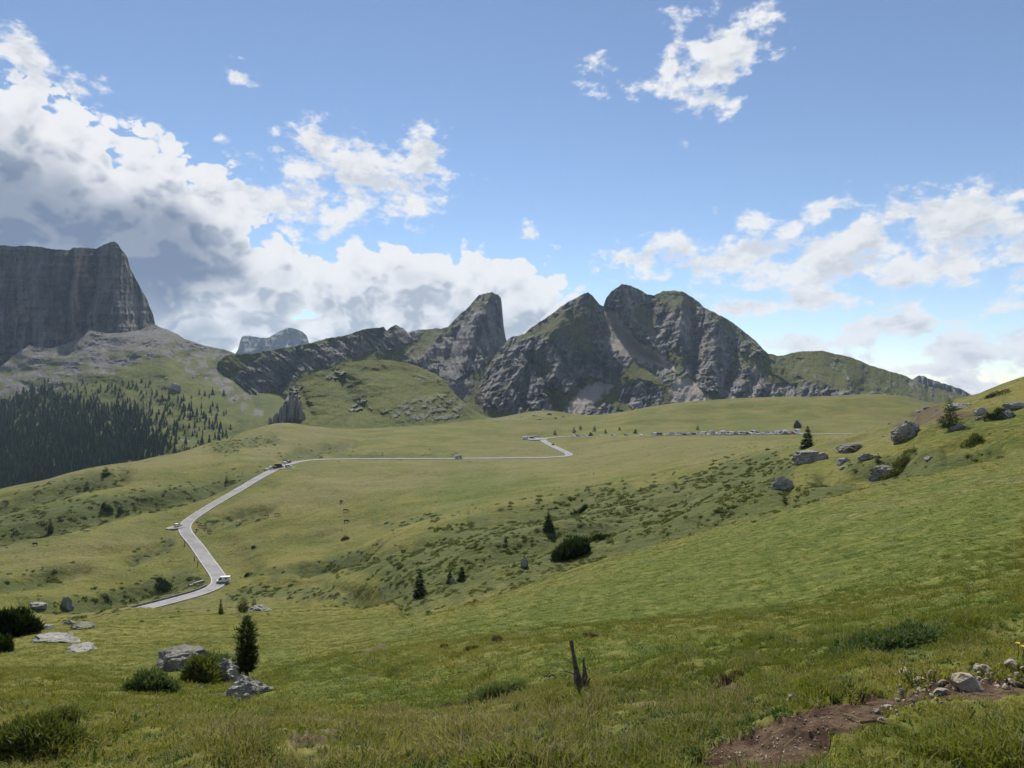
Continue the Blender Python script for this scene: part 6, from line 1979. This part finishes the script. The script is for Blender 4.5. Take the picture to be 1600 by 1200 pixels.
SHRUBS = [tri_mesh('shrub', *leaf_mound(rg, 90, .26, .5), M_SHRUB), tri_mesh('shrub', *leaf_mound(rg, 80, .28, .4), M_SHRUB), tri_mesh('shrub', *leaf_mound(rg, 80, .24, .62), M_SHRUB)]
P = np.vstack([ground_points(90000, 75, 620, 1.25, -200, 1700), ground_points(40000, 85, 260, .6, 500, 1300)])
so = sample(m_shrub_soft, P[:, 0], P[:, 1])
brk = fbm(P[:, 0] / 7, P[:, 1] / 9, 4, 161)
fine = fbm(P[:, 0] / 2.6, P[:, 1] / 3.4, 3, 165)
pxP = HX + F * P[:, 0] / P[:, 1]
keep = rg.random(len(P)) < so ** 1.5 * np.where(pxP < 430, 2.4, .6) * np.clip(.16 + .9 * brk + .8 * fine, .0, .6)
dR = np.full(len(P), 1e9)
for i in range(0, len(P), 20000):
    dR[i:i + 20000] = np.hypot(P[i:i + 20000, None, 0] - road_line[None, ::4, 0], P[i:i + 20000, None, 1] - road_line[None, ::4, 1]).min(1)
keep &= dR > ROAD_W + 3
# lone specks over the meadows, gathered in loose streaks
speck = (rg.random(len(P)) < np.clip(fbm(P[:, 0] / 26, P[:, 1] / 16, 4, 163) - .12, 0, 1) * .5) & (dR > ROAD_W + 4) & (so <= .15)
Q = P[keep]
sz = rg.uniform(.5, 1.5, len(Q)) * np.clip(Q[:, 1] / 160, .8, 1.7)
Q2 = P[speck]
sz2 = rg.uniform(.3, .7, len(Q2)) * np.clip(Q2[:, 1] / 200, .8, 1.6)
PP = np.vstack([Q, Q2]); S = np.r_[sz, sz2]
print('shrubs', len(Q), len(Q2))
scatter('dwarf_shrubs', PP - np.c_[np.zeros((len(PP), 2)), S * .08], np.c_[np.zeros((len(PP), 2)), rg.uniform(0, 6.28, len(PP))], np.c_[S, S, S * rg.uniform(.4, .8, len(PP))], rg.integers(0, 3, len(PP)), SHRUBS, 'dwarf alpine shrubs spread in dark bands over the meadows')
# shrubs and little trees on the knoll and far slopes read as texture: small mounds there too
far_pts = []
for sh, x0, x1, y0, y1, n in ((SH_KNOLL, 440, 750, 570, 665, 1800), (SH_SLOPE, 0, 400, 560, 720, 2600)):
    for px, py in rg.uniform([x0, y0], [x1, y1], (n, 2)):
        j = int(np.clip(np.searchsorted(sh['px'], px), 1, len(sh['px']) - 1)); col = sh['PY'][:, j]
        if py > col[0] or py < col[-1]:
            continue
        i = int((py - col[0]) / (col[-1] - col[0]) * (len(col) - 1))
        if sh['at']['shrub'][i, j] * (1 - sh['at'].get('scree', sh['PY'] * 0)[i, j]) > rg.uniform(.25, 1.1):
            far_pts.append(sh['P'][i, j])
far_pts = np.array(far_pts)
S = rg.uniform(.9, 2.4, len(far_pts))
scatter('hill_shrubs', far_pts, np.c_[np.zeros((len(S), 2)), rg.uniform(0, 6.28, len(S))], np.c_[S, S, S * .8], rg.integers(0, 3, len(S)), SHRUBS, 'low dark shrubs on the knoll and the slope under the cliff')

# ------------------------------------------------------------------ path: worn soil with stones
def soil_patch(name, label_kind, x0, x1, y0, y1, lift):
    sel = (m_soil > .4) & (PXg > x0) & (PXg < x1) & (PYg > y0) & (PYg < y1) & (Yg < 60)
    f = sel[:-1, :-1] & sel[1:, :-1] & sel[:-1, 1:] & sel[1:, 1:]
    ii, jj = np.nonzero(f)
    a = ii * NCOL + jj
    quads = np.stack([a, a + 1, a + NCOL + 1, a + NCOL], 1)
    u, inv = np.unique(quads, return_inverse=True)
    co = np.stack([Xg.ravel()[u], Yg.ravel()[u], Zg.ravel()[u] + lift + .012 * fbm(Xg.ravel()[u] * 9, Yg.ravel()[u] * 9, 4, 171)], 1)
    me = raw_mesh(name, co, [tuple(q_) for q_ in inv.reshape(-1, 4).tolist()], True)
    o = link(name, me, M_PATH); o['kind'] = label_kind
    return o


soil_patch('dirt_path', 'structure', 1060, 1700, 1020, 1230, .02)

rst = random.Random(9)
STM = [rock_mesh('stone', 1, .8, .5, 200 + i, 2) for i in range(6)]
for m_ in STM:
    m_.materials.append(M_STONE)
named = [(1512, 1078, 48, 'largest pale flat stone in the middle of the path'), (1470, 1092, 30, 'grey stone just left of the largest path stone'), (1412, 1056, 22, 'pale stone at the upper edge where the path bends'), (1455, 1060, 20, 'stone at the upper path edge right of the bend'),
         (1428, 1062, 24, 'dark-shadowed stone at the upper edge of the path bend'), (1580, 1045, 26, 'pale stone at the right edge of the picture on the path'), (1540, 1052, 22, 'stone near the right end of the path')]
cnt = 0
spots = []
while len(spots) < 105 and cnt < 5000:
    cnt += 1
    px, py = rst.uniform(1370, 1610), rst.uniform(1040, 1135)
    yy = np.interp(px, [1370, 1420, 1500, 1610], [1115, 1082, 1068, 1050])
    if abs(py - yy) > rst.uniform(0, 34):
        continue
    if any((px - a) ** 2 + (py - b) ** 2 < (c * .42) ** 2 for a, b, c in spots):
        continue
    spots.append((px, py, rst.choice([5, 6, 6, 7, 8, 9, 11, 13, 17])))
for i, (px, py, w, lab) in enumerate([n_ for n_ in named] + [(a, b, c, None) for a, b, c in spots]):
    q = hit(px, py); s = q.y / F * w
    o = link('stone', STM[i % 6]); o.location = q + Vector((0, 0, s * .12 + .015)); o.scale = (s, s * rst.uniform(.7, 1.2), s * rst.uniform(.55, .95)); o.rotation_euler = (rst.uniform(-.3, .3), rst.uniform(-.3, .3), rst.uniform(0, 6))
    tag(o, lab or 'small loose stone lying on the dirt path', 'stone', 'stones on the dirt path')
# fine gravel
gp = []
for _ in range(1500):
    px, py = rst.uniform(1100, 1640), rst.uniform(1035, 1200)
    q = hit(px, py)
    if sample(m_soil, q.x, q.y) > .45:
        gp.append(tuple(q + Vector((0, 0, .022))))
gs = np.array([rst.uniform(.004, .016) for _ in gp])
scatter('gravel', gp, np.c_[rg.uniform(0, 6, (len(gp), 3))], np.c_[gs, gs, gs * .7], rg.integers(0, 6, len(gp)), STM, 'fine gravel and crumbs of soil on the dirt path')
for i, (pts, lab) in enumerate([([(1345, 1143), (1370, 1140), (1395, 1146)], 'thin dry twig lying across the dark soil'), ([(1318, 1128), (1335, 1133), (1348, 1138)], 'short twig above the long one on the soil')]):
    mb = MB(); W = [hit(*p) + Vector((0, 0, .04)) for p in pts]
    mb.tube(W, [.006, .005, .003], 5)
    tag(mb.build('twig', M_STRAW), lab, 'twig')

# ------------------------------------------------------------------ yellow flowers at the right edge
for i, (px, py, lab) in enumerate([(1590, 1004, 'upper yellow daisy at the right edge'), (1598, 1009, 'lower yellow daisy touching the right edge')]):
    q = hit(px, py + 26)
    t = thing('flower', lab, 'flower', q, 0, 'yellow flowers')
    hh = 25 * q.y / F
    mb = MB(); mb.tube([(0, 0, 0), (.01, 0, hh * .5), (0, 0, hh)], [.003, .0025, .002], 5); mb.build('stem', M_STEM, t)
    mb = MB()
    for k_ in range(11):
        a = 2 * math.pi * k_ / 11; r = .014
        mb.add([(.004 * math.cos(a - .3), .004 * math.sin(a - .3), hh), (r * math.cos(a - .2), r * math.sin(a - .2), hh + .004), (r * 1.1 * math.cos(a), r * 1.1 * math.sin(a), hh + .003), (r * math.cos(a + .2), r * math.sin(a + .2), hh + .004), (.004 * math.cos(a + .3), .004 * math.sin(a + .3), hh)], [(0, 1, 2, 3, 4)])
    mb.build('petals', M_PETAL, t)

# ------------------------------------------------------------------ cows
def cow_mesh():
    """one continuous body grown round a skeleton, standing with the head down to graze"""
    J = [(-.75, 0, 1.12, .30), (-.35, 0, 1.10, .36), (.15, 0, 1.06, .37), (.6, 0, 1.1, .31), (.95, 0, 1.08, .19), (1.25, 0, .72, .15), (1.42, 0, .42, .12), (1.52, 0, .26, .085)]
    v = [j[:3] for j in J]; r = [j[3] for j in J]; e = [(i, i + 1) for i in range(len(J) - 1)]
    for s_ in (-1, 1):
        for base, xs in ((0, (-.68, -.78, -.70, -.72)), (3, (.58, .60, .60, .60))):
            k = len(v)
            for i, (x, z, rr) in enumerate(zip(xs, (.85, .52, .28, .04), (.17, .085, .06, .065))):
                v.append((x, s_ * (.2 + (.02 if i else 0)), z)); r.append(rr)
                e.append((base if i == 0 else k + i - 1, k + i))
        k = len(v); v.append((1.18, s_ * .19, .86)); r.append(.04); e.append((5, k))        # ears
    k = len(v); v += [(-1.02, 0, 1.1), (-1.1, 0, .7), (-1.1, 0, .42)]; r += [.05, .03, .045]; e += [(0, k), (k, k + 1), (k + 1, k + 2)]
    me = bpy.data.meshes.new('cow_skeleton'); me.from_pydata(v, e, [])
    o = bpy.data.objects.new('cow_tmp', me); COL.objects.link(o)
    sk = o.modifiers.new('skin', 'SKIN'); sk.use_smooth_shade = True
    for i, sv in enumerate(me.skin_vertices[0].data):
        sv.radius = (r[i], r[i]); sv.use_root = (i == 1)
    sb = o.modifiers.new('sub', 'SUBSURF'); sb.levels = 1; sb.render_levels = 1
    dg = bpy.context.evaluated_depsgraph_get()
    out = bpy.data.meshes.new_from_object(o.evaluated_get(dg))
    bpy.data.objects.remove(o)
    out.name = 'cow'; out.materials.clear(); out.materials.append(M_COW)
    return out


CM = cow_mesh()
for (px, py, col, rz, lab) in [(307, 830, (.55, .45, .33, 1), 1.3, 'pale cow beside the inside of the left road bend'), (313, 824, (.30, .19, .10, 1), .2, 'brown cow just above the pale one at the road bend'), (328, 833, (.30, .18, .09, 1), 2.8, 'brown cow grazing by the dark shrubs right of the bend'),
                               (373, 819, (.52, .42, .30, 1), .4, 'pale tan cow in the middle of the meadow right of the road'), (417, 808, (.36, .24, .13, 1), 3.0, 'light brown cow left of a pair higher on the meadow'), (433, 806, (.36, .22, .12, 1), .1, 'light brown cow right of a pair higher on the meadow'),
                               (135, 832, (.5, .4, .28, 1), 1.0, 'pale cow alone on the meadow left of the road'), (55, 853, (.06, .04, .03, 1), 2.9, 'dark brown cow at the far left of the meadow'), (540, 800, (.17, .08, .04, 1), .3, 'reddish brown cow in the middle meadow'),
                               (533, 786, (.05, .04, .03, 1), 1.4, 'black cow above the reddish one in the middle meadow'), (541, 817, (.04, .035, .03, 1), .6, 'black cow below the reddish one in the middle meadow')]:
    q = hit(px, py, 180)
    o = link('cow', CM); o.location = q - Vector((0, 0, .02)); o.rotation_euler = (0, 0, rz); o.color = col; o.scale = (1.1, 1.1, 1.1)
    tag(o, lab, 'cow', 'cows grazing on the meadows')
